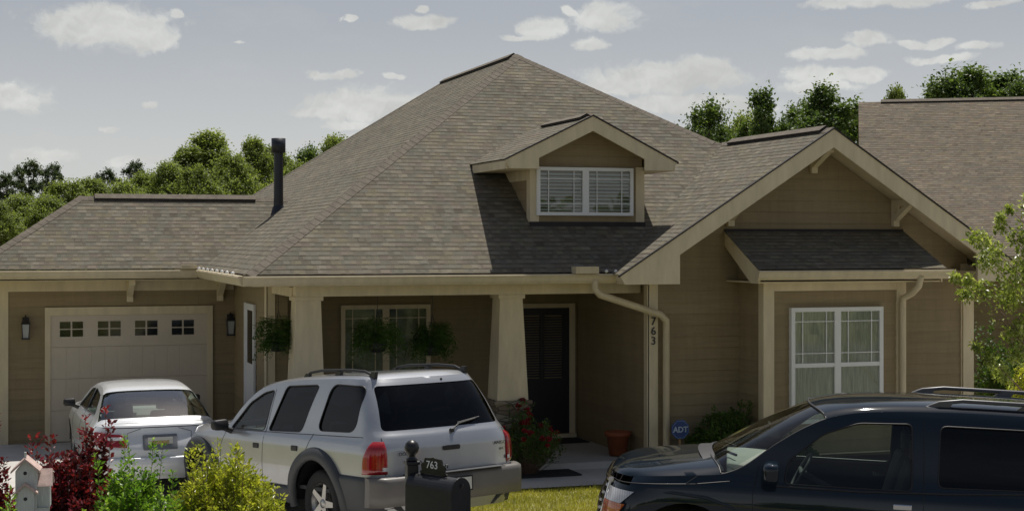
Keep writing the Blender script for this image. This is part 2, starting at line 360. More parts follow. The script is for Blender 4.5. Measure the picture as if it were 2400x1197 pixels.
def clip(poly, axis, val, keep_gt):
    out = []
    for i in range(len(poly)):
        a = poly[i]; b = poly[(i + 1) % len(poly)]
        ia = (a[axis] >= val - 1e-9) if keep_gt else (a[axis] <= val + 1e-9)
        ib = (b[axis] >= val - 1e-9) if keep_gt else (b[axis] <= val + 1e-9)
        if ia: out.append(a)
        if ia != ib:
            t = (val - a[axis]) / (b[axis] - a[axis])
            out.append((a[0] + t * (b[0] - a[0]), a[1] + t * (b[1] - a[1])))
    return out
def courses(mb, poly, U, V, step, lift, org=None, jitter=0, seed=1):
    """overlapping courses (shingles, lap siding) over a flat polygon; U along the course, V up the slope"""
    U = Vector(U).normalized(); V = Vector(V).normalized(); N = U.cross(V)
    org = Vector(org if org is not None else poly[0]); rnd = random.Random(seed)
    p2 = [((Vector(p) - org).dot(U), (Vector(p) - org).dot(V)) for p in poly]
    v0 = min(q[1] for q in p2); v1 = max(q[1] for q in p2)
    k = math.floor(v0 / step)
    while k * step < v1:
        a = k * step; b = a + step
        q = clip(clip(p2, 1, a, True), 1, b, False) if len(p2) > 2 else []
        if len(q) > 2:
            L = lift * (1 + rnd.uniform(-jitter, jitter)); uo = 0
            P3 = [org + U * u + V * v + N * (L * (1 - (v - a) / step)) for u, v in q]
            mb.add(P3, [tuple(range(len(q)))], uvs=[[(u + uo, v) for u, v in q]])
            lowest = [i for i in range(len(q)) if abs(q[i][1] - a) < 1e-6]
            for i in lowest:
                j = (i + 1) % len(q)
                if j in lowest and abs(q[i][0] - q[j][0]) > 1e-4:
                    (u0, vv), (u1, _) = q[i], q[j]
                    A = org + U * u0 + V * a; B = org + U * u1 + V * a
                    mb.add([A, B, B + N * L, A + N * L], [(0, 1, 2, 3)], uvs=[[(u0, a), (u1, a), (u1, a + .01), (u0, a + .01)]])
        k += 1
def roofplane(mb, poly, U, seed=1):
    p = [Vector(q) for q in poly]; U = Vector(U).normalized()
    n = None
    for i in range(1, len(p) - 1):
        c = (p[i] - p[0]).cross(p[i + 1] - p[0])
        if n is None or c.length > n.length: n = c
    n.normalize()
    if n.z < 0: n = -n
    V = n.cross(U)
    if V.z < 0: V = -V; U = -U
    courses(mb, p, U, V, .108, .0026, jitter=.5, seed=seed)
def siding(mb, poly, U, step=.165):
    courses(mb, poly, U, (0, 0, 1), step, .012, org=(poly[0][0], poly[0][1], .05))

# ------------------------------------------------------------------ ground
def gz(x, y):                                # the drive dips a little before the garage
    fx = max(0, 1 - max(0, abs(x - 2.6) - 2.4) / 1.0); fy = max(0, 1 - max(0, abs(y - 19.3) - .5) / 2.0)
    s = lambda t: t * t * (3 - 2 * t)
    return -.07 * s(min(1, fx)) * s(min(1, fy))
def sheet(name, x0, x1, y0, y1, z, m, step=.5, kind='structure', flat=False):
    mb = MB(); nx = max(1, int((x1 - x0) / step)); ny = max(1, int((y1 - y0) / step))
    vs = [(x0 + (x1 - x0) * i / nx, y0 + (y1 - y0) * j / ny, z + (0 if flat else gz(x0 + (x1 - x0) * i / nx, y0 + (y1 - y0) * j / ny))) for j in range(ny + 1) for i in range(nx + 1)]
    mb.add(vs, [(j * (nx + 1) + i, j * (nx + 1) + i + 1, (j + 1) * (nx + 1) + i + 1, (j + 1) * (nx + 1) + i) for j in range(ny) for i in range(nx)], True)
    return tag(mb.build(name, m), kind=kind)
G = MB()
for (a, b_, c, d_, st) in [(-10, 20, 12.9, 30, .5)]:
    nx = 60; ny = 34
    G.add([(a + (b_ - a) * i / nx, c + (d_ - c) * j / ny, -.02 + gz(a + (b_ - a) * i / nx, c + (d_ - c) * j / ny)) for j in range(ny + 1) for i in range(nx + 1)],
          [(j * (nx + 1) + i, j * (nx + 1) + i + 1, (j + 1) * (nx + 1) + i + 1, (j + 1) * (nx + 1) + i) for j in range(ny) for i in range(nx)], True)
B_ = 1200
G.add([(-B_, 12.9, -.02), (-10, 12.9, -.02), (-10, 30, -.02), (-B_, 30, -.02)], [(0, 1, 2, 3)])
G.add([(20, 12.9, -.02), (B_, 12.9, -.02), (B_, 30, -.02), (20, 30, -.02)], [(0, 1, 2, 3)])
G.add([(-B_, 30, -.02), (B_, 30, -.02), (B_, 1500, -.02), (-B_, 1500, -.02)], [(0, 1, 2, 3)])
G.add([(-B_, -600, -.02), (B_, -600, -.02), (B_, -4.5, -.02), (-B_, -4.5, -.02)], [(0, 1, 2, 3)])
tag(G.build('lawn', M_GRASSB), kind='structure')
mb = MB(); mb.box(-200, 200, -4.5, 12.75, -.3, -.012)
CX, CY, CR = 9.0, 6.5, 8.2
mb.add([(CX + CR * math.cos(a), CY + CR * math.sin(a), -.006) for a in [2 * math.pi * i / 96 for i in range(96)]], [tuple(range(96))])
tag(mb.build('road', M_ASPH), kind='structure')
mb = MB()
for x0, x1 in ((-200, -.7), (14.75, 200)): mb.box(x0, x1, 12.75, 12.9, -.1, .1)
ring = [(CX + (CR + k) * math.cos(a), CY + (CR + k) * math.sin(a)) for k in (0, .15) for a in [R(48) + R(66) * i / 40 for i in range(41)]]
for i in range(40):
    p4 = [ring[i], ring[i + 1], ring[42 + i], ring[41 + i]]; mb.prism([(x, y, -.1) for x, y in p4], (0, 0, .2))
tag(mb.build('kerb', M_CONC), kind='structure')
sheet('driveway', -.6, 5.2, 12.7, 25.68, .0, M_CONC, .4)
sheet('front_walkway', 5.2, 9.2, 18.95, 20.3, .004, M_CONC, .4, flat=True)
sheet('neighbour_driveway', 11.2, 16.8, 12.75, 19, .004, M_CONC, .6, flat=True)
sheet('planting_bed', 9.0, 14.6, 19.1, 20.18, .02, M_MULCH, .3, flat=True)
mb = MB(); mb.box(3.75, 8.72, 20.3, 23.08, -.05, .10); tag(mb.build('porch_slab', M_CONC), kind='structure')

# ------------------------------------------------------------------ the house
H = thing('house', 'single storey brown sided house with shingle hip roof, dormer, porch and garage', 'house', (6, 22, 0))
HM = Matrix.Translation((-6, -22, 0))
def hb(mb, name, m, parent=None, **k):
    """build in world coordinates, hang under the house (or one of its parts)"""
    o = mb.build(name, m, None, **k)
    o.parent = parent or H
    if o.parent == H: o.matrix_parent_inverse = HM
    return o
EZ = 2.81; XL = 2.95; YF = 19.95; XR = 14.67; AX, AY, AZ = 8.52, 25.52, 6.53; AY2 = 30.2; YB = 35.8
# roof planes
mb = MB()
roofplane(mb, [(XL, YF, EZ), (8.1, YF, EZ), (11.38, 23.0, EZ + .667 * 3.05), (11.1, 23.17, EZ + .667 * 3.22), (AX, AY, AZ)], (1, 0, 0), 1)
roofplane(mb, [(XL, YB, EZ), (XL, YF, EZ), (AX, AY, AZ), (AX, AY2, AZ)], (0, -1, 0), 2)
roofplane(mb, [(XR, YF, EZ), (XR, YB, EZ), (AX, AY2, AZ), (AX, AY, AZ)], (0, 1, 0), 3)
roofplane(mb, [(XR, YB, EZ), (XL, YB, EZ), (AX, AY2, AZ)], (-1, 0, 0), 4)
roof = hb(mb, 'roof', M_SH)
WS = .635; WX = 11.36; WZ = 4.885; WY = 19.5; WE = 8.05; WER = 14.67; WEZ = 2.782
mb = MB()
roofplane(mb, [(WE, WY, WEZ), (WX, WY, WZ), (WX, 23.15, WZ), (WE, 19.98, WEZ)], (0, -1, 0), 5)
roofplane(mb, [(WER, WY, WEZ), (WER, 24.2, WEZ), (WX, 23.15, WZ), (WX, WY, WZ)], (0, 1, 0), 6)
hb(mb, 'gable_roof', M_SH)
GE = 24.78; GRY = 26.55; GRZ = EZ + .667 * (GRY - GE)
mb = MB()
roofplane(mb, [(-.62, GE, EZ), (XL + .02, GE, EZ), (4.73, GRY, GRZ), (1.13, GRY, GRZ)], (1, 0, 0), 7)
roofplane(mb, [(-.62, 31.5, EZ), (-.62, GE, EZ), (1.13, GRY, GRZ)], (0, -1, 0), 8)
roofplane(mb, [(-.62, 31.5, EZ), (1.13, GRY, GRZ), (4.73, GRY, GRZ), (4.2, 31.5, EZ)], (1, 0, 0), 9)
hb(mb, 'garage_roof', M_SH)
# hip and ridge caps: short overlapping pieces along each line
def caps(mb, a, b, n1, n2, wd=.115):
    a = Vector(a); b = Vector(b); L = (b - a).length; t = (b - a) / L; n1 = Vector(n1); n2 = Vector(n2)
    k = int(L / .145)
    for i in range(k):
        p = a + t * (L * i / k); q = a + t * (L * (i + 1) / k + .03)
        lo = .009; hi = .005
        up = (n1 + n2).normalized()
        s1 = n1.cross(t).normalized(); s2 = -(n2.cross(t).normalized())
        if s1.z > 0: s1 = -s1
        if s2.z > 0: s2 = -s2
        vs = [p + s1 * wd + n1 * lo, p + up * (lo + .01), p + s2 * wd + n2 * lo, q + s1 * wd + n1 * hi, q + up * (hi + .01), q + s2 * wd + n2 * hi,
              p + s1 * wd, p, p + s2 * wd]
        mb.add(vs, [(0, 1, 4, 3), (1, 2, 5, 4), (6, 7, 1, 0), (7, 8, 2, 1)])
nF = Vector((0, -.555, .832)); nL = Vector((-.555, 0, .832)); nR = Vector((.517, 0, .856)); nB = Vector((0, .555, .832))
for a_, b_, n1_, n2_ in (((XL, YF, EZ), (AX, AY, AZ), nL, nF), ((11.2, 23.07, 4.89), (AX, AY, AZ), nF, nR), ((XL, YB, EZ), (AX, AY2, AZ), nB, nL),
                         ((-.62, GE, EZ), (1.13, GRY, GRZ), nL, nF), ((1.13, GRY, GRZ), (4.7, GRY, GRZ), nF, Vector((0, .23, .97))),
                         ((WX, WY, WZ), (WX, 23.1, WZ), Vector((-.536, 0, .844)), Vector((.536, 0, .844))), ((AX, AY, AZ), (AX, AY2, AZ), nL, nR)):
    mb = MB(); caps(mb, a_, b_, n1_, n2_); hb(mb, 'ridge_cap', M_CAP, roof)

def vent_mesh(a, L, side, sl, wd=.10, h=.02):
    """low ridge vent: dark open edges under a strip of ridge shingles"""
    mb = MB(); up = Vector((0, 0, 1))
    pr = [(-wd, -wd * sl), (-wd, -wd * sl + h), (0, h + .004), (wd, -wd * sl + h), (wd, -wd * sl)]
    mb.prism([a + side * u + up * v for u, v in pr], L)
    t = L.normalized() * .004
    for sg in (-1, 1):
        q = [a - t + side * (sg * (wd + .012)) + up * (-wd * sl + h + .002), a - t + up * (h + .012), a + L + t + up * (h + .012), a + L + t + side * (sg * (wd + .012)) + up * (-wd * sl + h + .002)]
        mb.prism(q, up * .007, mi=1)
    return mb
def ridge_vent(a, b, sl):
    a = Vector(a); b = Vector(b); t = (b - a).normalized()
    return hb(vent_mesh(a, b - a, Vector((0, 0, 1)).cross(t).normalized(), sl), 'ridge_vent', None, roof, mats=[M_VENT, M_CAP])
ridge_vent((AX, AY + .15, AZ + .02), (AX, AY2, AZ + .02), .63)
ridge_vent(tuple(at(222, 460, GRY).xy) + (GRZ + .02,), tuple(at(597, 460, GRY).xy) + (GRZ + .02,), .667)
ridge_vent((WX, WY + .22, WZ + .02), (WX, 22.75, WZ + .02), .635)

# outer walls
mb = MB()
siding(mb, [(-.1, 25.7, 0), (3.6, 25.7, 0), (3.6, 25.7, 2.62), (-.1, 25.7, 2.62)], (1, 0, 0))
siding(mb, [(-.1, 31.3, 0), (-.1, 25.7, 0), (-.1, 25.7, 2.62), (-.1, 31.3, 2.62)], (0, -1, 0))
siding(mb, [(3.6, 25.7, 0), (3.6, 22.3, 0), (3.6, 22.3, 2.6), (3.6, 25.7, 2.6)], (0, -1, 0))
siding(mb, [(3.6, 22.3, 0), (3.9, 22.3, 0), (3.9, 22.3, 2.6), (3.6, 22.3, 2.6)], (1, 0, 0))
siding(mb, [(3.9, 23.1, 0), (8.75, 23.1, 0), (8.75, 23.1, 2.6), (3.9, 23.1, 2.6)], (1, 0, 0))
siding(mb, [(8.75, 23.1, 0), (8.75, 20.2, 0), (8.75, 20.2, 2.64), (8.75, 23.1, 2.64)], (0, -1, 0))
siding(mb, [(8.75, 20.2, 0), (14.1, 20.2, 0), (14.1, 20.2, WZ - .13 - WS * (14.1 - WX)), (WX, 20.2, WZ - .13), (8.75, 20.2, WZ - .13 - WS * (WX - 8.75))], (1, 0, 0))
siding(mb, [(14.1, 20.2, 0), (14.1, 35.2, 0), (14.1, 35.2, 2.7), (14.1, 20.2, 2.7)], (0, 1, 0))
siding(mb, [(14.1, 35.2, 0), (3.6, 35.2, 0), (3.6, 35.2, 2.7), (14.1, 35.2, 2.7)], (-1, 0, 0))
siding(mb, [(3.6, 35.2, 0), (3.6, 31.3, 0), (3.6, 31.3, 2.7), (3.6, 35.2, 2.7)], (0, -1, 0))
wall = hb(mb, 'wall', M_SIDE)
# bay box under the shed roof
BX0, BX1, BY = 10.19, 12.48, 19.42
mb = MB()
siding(mb, [(BX0, BY, .2), (BX1, BY, .2), (BX1, BY, 2.66), (BX0, BY, 2.66)], (1, 0, 0))
siding(mb, [(BX0, 20.2, .2), (BX0, BY, .2), (BX0, BY, 2.9), (BX0, 20.2, 2.9)], (0, -1, 0))
siding(mb, [(BX1, BY, .2), (BX1, 20.2, .2), (BX1, 20.2, 2.9), (BX1, BY, 2.9)], (0, 1, 0))
bay = hb(mb, 'bay_wall', M_SIDE)
# trim: corner boards, frieze, beams, soffits, fascias
def board(name, *bxs):
    mb = MB()
    for b in bxs: mb.box(*b)
    return hb(mb, name, M_TRIM)
board('corner_board', (-.13, 0, 25.67, 25.71, 0, 2.62))
board('corner_board', (3.59, 3.71, 22.27, 22.31, 0, 2.6), (3.575, 3.6, 22.27, 22.4, 0, 2.6))
board('corner_board', (8.73, 8.885, 20.17, 20.21, 0, 2.66), (8.715, 8.745, 20.17, 20.29, 0, 2.62))
board('corner_board', (13.98, 14.125, 20.17, 20.21, 0, 2.9), (14.1, 14.13, 20.17, 20.3, 0, 2.9), (14.0, 14.19, 20.14, 20.175, 0.02, 2.88))
board('frieze_board', (0, 3.58, 25.665, 25.7, 2.44, 2.62))
board('porch_beam', (3.68, 8.72, 20.42, 20.62, 2.50, 2.64)); board('porch_beam', (3.66, 3.86, 20.62, 22.27, 2.49, 2.62))

mb = MB()                                                                       # soffits
mb.box(-.5, 3.0, 24.9, 25.69, 2.625, 2.64); mb.box(3.05, 8.1, 20.03, 23.1, 2.65, 2.665); mb.box(3.05, 3.6, 23.1, 24.9, 2.65, 2.665); mb.box(3.0, 3.6, 24.9, 25.7, 2.64, 2.655); mb.box(8.1, 8.75, 20.45, 23.1, 2.65, 2.665)
mb.box(14.12, 14.62, 20.2, 35.2, 2.65, 2.665)
hb(mb, 'soffit', M_TRIM)
# gable slab (sloping soffit) and rake board with its boxed returns
mb = MB()
for sx in (1, -1):
    e = WE if sx == 1 else WER
    top = [(e + sx * .05, WEZ + .0), (WX, WZ - .025), (WX, WZ - .12), (e + sx * .05, WEZ - .09)]
    mb.prism([(x, WY + .03, z) for x, z in top], (0, .72, 0))
hb(mb, 'gable_soffit', M_TRIM)
mb = MB()
def rake(mb, y0, th, cx, pz, ex0, ex1, ez, sl, bd, rin, rz, inner_x0, inner_x1):
    pts = [(ex0, ez), (ex0 + .07, rz), (inner_x0, rz), (inner_x0, pz - bd - sl * (cx - inner_x0)), (cx, pz - bd), (inner_x1, pz - bd - sl * (inner_x1 - cx)), (inner_x1, rz), (ex1 - .07, rz), (ex1, ez), (cx, pz)]
    mb.prism([(x, y0, z) for x, z in pts], (0, th, 0))
L = MB()
rake(mb, WY - .012, .04, WX, WZ - .012, WE - .03, WER + .03, WEZ - .02, WS, .265, 0, 2.65, 8.92, 13.8)
mb.box(8.13, 8.915, WY + .03, 20.19, 2.652, 2.80); mb.box(13.81, 14.6, WY + .03, 20.19, 2.652, 2.80)
hb(mb, 'rake_board', M_TRIM)
mb = MB()                                                                        # dark drip edge over the rake
for sx, e in ((1, WE - .05), (-1, WER + .05)):
    mb.prism([(e, WY - .03, WEZ - .005), (WX, WY - .03, WZ + .012), (WX, WY - .03, WZ - .010), (e, WY - .03, WEZ - .028)], (0, .05, 0))
hb(mb, 'drip_edge', M_VENT)
# knee brackets
def bracket(name, x, y, z, dy=.5, dz=.5, t=.075):
    mb = MB()
    mb.box(x - t / 2, x + t / 2, y - .07, y, z - dz, z); mb.box(x - t / 2, x + t / 2, y - dy, y - .07, z - .08, z)
    mb.prism([(x - t / 2 + .005, y - dy + .06, z - .08), (x - t / 2 + .005, y - dy + .17, z - .08), (x - t / 2 + .005, y - .07, z - dz + .2), (x - t / 2 + .005, y - .07, z - dz + .08)], (t - .01, 0, 0))
    return hb(mb, name, M_TRIM)
bracket('knee_bracket', 11.40, 20.185, 4.62, .55, .36, .10)
bracket('knee_bracket', 10.03, 20.185, 3.87, .55, .4, .10); bracket('knee_bracket', 12.80, 20.185, 3.87, .55, .4, .10)
for x in (1.89, 3.35): bracket('knee_bracket', x, 25.665, 2.618, .5, .36, .10)
# gutters
def gutter(mb, p0, p1, out, h=.15, d=.12, z=EZ):
    p0 = Vector(p0); p1 = Vector(p1); o = Vector(out)
    prof = [(0, -.02), (d, -.015), (d + .012, -.035), (d - .005, -.06), (d - .02, -.11), (d - .05, -h), (0, -h)]
    mb.prism([p0 + o * a + Vector((0, 0, b)) for a, b in prof], p1 - p0)
mb = MB()
gutter(mb, (2.9, YF + .02, EZ), (8.12, YF + .02, EZ), (0, -1, 0)); gutter(mb, (-.7, GE + .04, EZ), (2.88, GE + .04, EZ), (0, -1, 0))
gutter(mb, (XL + .02, 24.72, EZ), (XL + .02, YF + .0, EZ), (-1, 0, 0)); gutter(mb, (-.58, 24.8, EZ), (-.58, 31.4, EZ), (-1, 0, 0))
mb.box(7.48, 7.82, YF - .17, YF + .02, EZ - .01, EZ + .085); mb.box(2.62, 2.86, GE - .12, GE + .0, EZ + .0, EZ + .06)
gut = hb(mb, 'gutter', M_GUT)
for hx, hy, hz in [(XL - .10, 24.3 - i * .54, EZ) for i in range(8)] + [(7.96, YF - .1, EZ + .01), (8.1, YF - .1, EZ + .01)]:
    mb = MB(); mb.lathe([(0.001, .035), (.026, .02), (.026, 0), (.001, -.01)], (hx, hy, hz), 8); hb(mb, 'gutter_hanger', MATS.get('hanger_white') or simple('hanger_white', (.85, .85, .85), .25), gut)
mb = MB(); mb.tube([(7.80, YF - .06, 2.7), (7.80, YF - .06, 2.58), (7.88, YF - .05, 2.50), (8.86, 20.02, 2.20), (8.975, 20.08, 2.11), (8.985, 20.1, 2.0), (8.985, 20.1, .06)], .052, 10)
hb(mb, 'downspout', M_GUT)
# porch columns on stone piers
for (x0, x1, b0, b1) in ((3.69, 4.03, 3.63, 4.08), (6.585, 6.92, 6.535, 7.0)):
    mb = MB(); zb, zt = 1.0, 2.505
    c0 = [(b0, 20.42), (b1, 20.42), (b1, 20.42 + b1 - b0), (b0, 20.42 + b1 - b0)]
    c1 = [(x0, 20.45), (x1, 20.45), (x1, 20.45 + x1 - x0), (x0, 20.45 + x1 - x0)]
    mb.add([(x, y, zb) for x, y in c0] + [(x, y, zt) for x, y in c1], [(0, 1, 2, 3), (4, 5, 6, 7)] + [(i, (i + 1) % 4, 4 + (i + 1) % 4, 4 + i) for i in range(4)])
    mb.box(x0 - .03, x1 + .03, 20.418, 20.82, 2.44, 2.5)
    colm = hb(mb, 'porch_column', M_TRIM, bevel=.006)
    mb = MB(); mb.box(b0 - .045, b1 + .045, 20.375, 20.465 + b1 - b0, .95, 1.0); hb(mb, 'cap_stone', M_STONE, colm)
    mb = MB(); mb.box(b0 - .02, b1 + .02, 20.40, 20.44 + b1 - b0, 0, .95); hb(mb, 'stone_pier', M_STONE, colm)

# windows
def window(x0, x1, z0, z1, y, sashes=2, rail=None, prairie=True, inner='blinds', fw=.06, m=M_WHITE, proud=.085, name='window', par=None, glass=M_GLASS, mid=.1):
    mb = MB(); yf = y - proud
    mb.box(x0, x1, yf, y - .002, z0, z0 + fw); mb.box(x0, x1, yf, y - .002, z1 - fw, z1)
    mb.box(x0, x0 + fw, yf, y - .002, z0 + fw, z1 - fw); mb.box(x1 - fw, x1, yf, y - .002, z0 + fw, z1 - fw)
    ws = (x1 - x0 - 2 * fw - (sashes - 1) * mid) / sashes
    panes = []
    for i in range(sashes):
        a = x0 + fw + i * (ws + mid); b = a + ws
        if i: mb.box(a - mid, a, yf, y - .002, z0 + fw, z1 - fw)
        segs = [(z0 + fw, z1 - fw)]
        if rail:
            mb.box(a, b, yf + .008, y - .002, rail - .03, rail + .03); segs = [(rail + .03, z1 - fw), (z0 + fw, rail - .03)]
        for k, (c, d) in enumerate(segs):
            if prairie and k == 0:
                iw = ws * .20; ih = min((d - c) * .2, .14)
                for xx in (a + iw, b - iw): mb.box(xx - .0065, xx + .0065, yf + .016, yf + .024, c, d)
                for zz in (c + ih, d - ih): mb.box(a, b, yf + .0165, yf + .0235, zz - .0065, zz + .0065)
        panes.append((a, b))
    fr = hb(mb, name, m, par)
    g = MB()
    for a, b in panes: g.add([(a, yf + .03, z0 + fw), (b, yf + .03, z0 + fw), (b, yf + .03, z1 - fw), (a, yf + .03, z1 - fw)], [(0, 1, 2, 3)])
    par2 = fr if par is None else par
    hb(g, 'pane', glass, par2)
    bb = MB()
    for a, b in panes:
        if inner == 'blinds':
            n = int((z1 - z0 - 2 * fw) / .052)
            for i in range(n):
                z = z0 + fw + .02 + i * .052
                bb.add([(a, yf + .036, z), (b, yf + .036, z), (b, yf + .05, z + .03), (a, yf + .05, z + .03)], [(0, 1, 2, 3)])
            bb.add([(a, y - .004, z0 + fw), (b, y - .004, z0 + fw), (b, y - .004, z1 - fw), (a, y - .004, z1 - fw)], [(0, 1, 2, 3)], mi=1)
        elif inner == 'curtain':
            n = 26
            vs = []
            for i in range(n + 1):
                t = i / n; yy = yf + .044 + .006 * math.sin(t * 38 + a * 9)
                vs += [(a + (b - a) * t, yy, z0 + fw), (a + (b - a) * t, yy, z1 - fw)]
            bb.add(vs, [(2 * i, 2 * i + 2, 2 * i + 3, 2 * i + 1) for i in range(n)], True)
        else:
            bb.add([(a, yf + .05, z0 + fw), (b, yf + .05, z0 + fw), (b, yf + .05, z1 - fw), (a, yf + .05, z1 - fw)], [(0, 1, 2, 3)], mi=1)  # flat sheet behind the glass, reflection painted as its colour
    hb(bb, {'blinds': 'blinds', 'curtain': 'curtain'}.get(inner, 'painted_room'), None, par2, mats=[M_BLIND if inner == 'blinds' else M_CURT, M_ROOM if inner == 'blinds' else M_PANE_REFL])
    return fr
window(10.586, 12.085, .645, 2.30, BY, 2, rail=1.475, inner='curtain', fw=.06)
window(4.85, 6.27, .85, 2.265, 23.1, 2, rail=None, inner='room2', fw=.065, m=M_TRIM)
# bay trim + shed roof
SHF = 19.06
mb = MB()
mb.box(BX0 - .02, BX0 + .15, BY - .03, BY + .0, .2, 2.66); mb.box(BX1 - .14, BX1 + .02, BY - .03, BY + .0, .2, 2.66)
mb.box(BX0 + .15, BX1 - .14, BY - .028, BY, 2.54, 2.66); mb.box(BX0 - .022, BX0, BY, BY + .12, .2, 2.66); mb.box(BX1, BX1 + .022, BY, BY + .12, .2, 2.66)
mb.box(9.98, 12.9, SHF + .08, 20.18, 2.66, 2.68)
mb.box(BX0, BX1, BY, 20.18, .18, .2)
for x in (9.955, 12.915):                                                           # raked end boards
    mb.prism([(x, 20.19, 3.38), (x, SHF + .07, 2.84), (x, SHF + .07, 2.655), (x, SHF + .3, 2.655), (x, 20.19, 3.18)], (.03, 0, 0))
hb(mb, 'bay_trim', M_TRIM, bay)
mb = MB(); roofplane(mb, [(9.93, SHF, 2.855), (12.97, SHF, 2.855), (12.97, 20.19, 3.40), (9.93, 20.19, 3.40)], (1, 0, 0), 10)
sh = hb(mb, 'shed_roof', M_SH)
mb = MB(); mb.box(9.95, 12.95, 20.165, 20.185, 3.38, 3.43); hb(mb, 'roof_flashing', M_VENT, sh)
mb = MB(); gutter(mb, (9.90, SHF + .06, 2.855), (13.08, SHF + .06, 2.855), (0, -1, 0), h=.15)
g2 = hb(mb, 'gutter', M_GUT, sh)
mb = MB(); mb.tube([(12.52, SHF - .02, 2.74), (12.50, SHF - .0, 2.6), (12.46, SHF + .1, 2.5), (12.41, BY - .1, 2.42), (12.405, BY - .085, 2.3), (12.405, BY - .085, .1)], .048, 10); hb(mb, 'downspout', M_GUT)

# dormer
DX0, DX1, DY = 7.237, 8.985, 20.99; DCX = 8.03; DPZ = 5.065; DRY = 20.55; DE0, DE1, DEZ = 6.71, 9.335, 4.42; DSL = (DPZ - DEZ) / (DCX - DE0)
mb = MB()
dz = lambda Y: EZ + .667 * (Y - YF)
siding(mb, [(DX0, DY, dz(DY)), (DX1, DY, dz(DY)), (DX1, DY, DPZ - .1 - DSL * (DX1 - DCX)), (DCX, DY, DPZ - .1), (DX0, DY, DPZ - .1 - DSL * (DCX - DX0))], (1, 0, 0))
siding(mb, [(DX0, 22.6, dz(22.6)), (DX0, DY, dz(DY)), (DX0, DY, 4.4), (DX0, 22.6, 4.6)], (0, -1, 0))
siding(mb, [(DX1, DY, dz(DY)), (DX1, 22.6, dz(22.6)), (DX1, 22.6, 4.6), (DX1, DY, 4.4)], (0, 1, 0))
dorm = hb(mb, 'dormer', M_SIDE)
mb = MB(); zbk = lambda z: YF + (z - EZ) / .667
roofplane(mb, [(DE0, DRY, DEZ), (DCX, DRY, DPZ), (DCX, zbk(DPZ) + .05, DPZ), (DE0, zbk(DEZ) + .05, DEZ)], (0, -1, 0), 11)
roofplane(mb, [(DE1, DRY, DEZ), (DE1, zbk(DEZ) + .05, DEZ), (DCX, zbk(DPZ) + .05, DPZ), (DCX, DRY, DPZ)], (0, 1, 0), 12)
hb(mb, 'dormer_roof', M_SH, dorm)
mb = MB()
rake(mb, DRY - .012, .035, DCX, DPZ - .012, DE0 - .02, DE1 + .02, DEZ - .02, DSL, .21, 0, DEZ - .135, 7.20, 8.84)
for sx, e in ((1, DE0), (-1, DE1)):
    mb.prism([(x, DRY + .025, z) for x, z in [(e + sx * .03, DEZ - .01), (DCX, DPZ - .02), (DCX, DPZ - .09), (e + sx * .03, DEZ - .07)]], (0, 2.2, 0))
mb.box(DE0 + .0, DE0 + .03, DRY + .025, 22.2, DEZ - .14, DEZ - .03); mb.box(DE1 - .03, DE1, DRY + .025, 22.2, DEZ - .14, DEZ - .03)
mb.box(DE0 + .03, DX0, DRY + .025, 22.1, DEZ - .135, DEZ - .12); mb.box(DX1, DE1 - .03, DRY + .025, 22.1, DEZ - .135, DEZ - .12)
mb.box(DX0 - .015, DX0 + .11, DY - .03, DY + .005, dz(DY) + .01, 4.35); mb.box(DX1 - .11, DX1 + .015, DY - .03, DY + .005, dz(DY) + .01, 4.35)
mb.box(DX0 - .028, DX0 - .002, DY - .028, DY + .13, dz(DY) + .02, 4.3); mb.box(DX1 + .002, DX1 + .028, DY - .028, DY + .13, dz(DY) + .02, 4.3)
mb.prism([(DX0 - .02, DY + .13, 4.14), (DX0 - .02, DY + .13, 4.3), (DX0 - .02, 22.35, 4.3), (DX0 - .02, 22.1, 4.14)], (.018, 0, 0))
hb(mb, 'dormer_trim', M_TRIM, dorm)
mb = MB()
for sx, e in ((1, DE0 - .04), (-1, DE1 + .04)):
    mb.prism([(e, DRY - .028, DEZ - .006), (DCX, DRY - .028, DPZ + .012), (DCX, DRY - .028, DPZ - .010), (e, DRY - .028, DEZ - .028)], (0, .05, 0))
hb(mb, 'drip_edge', M_VENT, dorm)
mb = MB(); mb.box(DX0 - .03, DX1 + .03, DY - .06, DY - .001, dz(DY - .06) - .0, dz(DY) + .03)
hb(mb, 'dormer_flashing', M_VENT, dorm)
window(7.30, 8.815, 3.625, 4.33, DY, 2, None, True, 'blinds', fw=.05, par=dorm, name='window_frame', mid=.10)
hb(vent_mesh(Vector((DCX, DRY + .25, DPZ + .015)), Vector((0, 1.75, 0)), Vector((-1, 0, 0)), DSL, .10), 'ridge_vent', None, dorm, mats=[M_VENT, M_CAP])

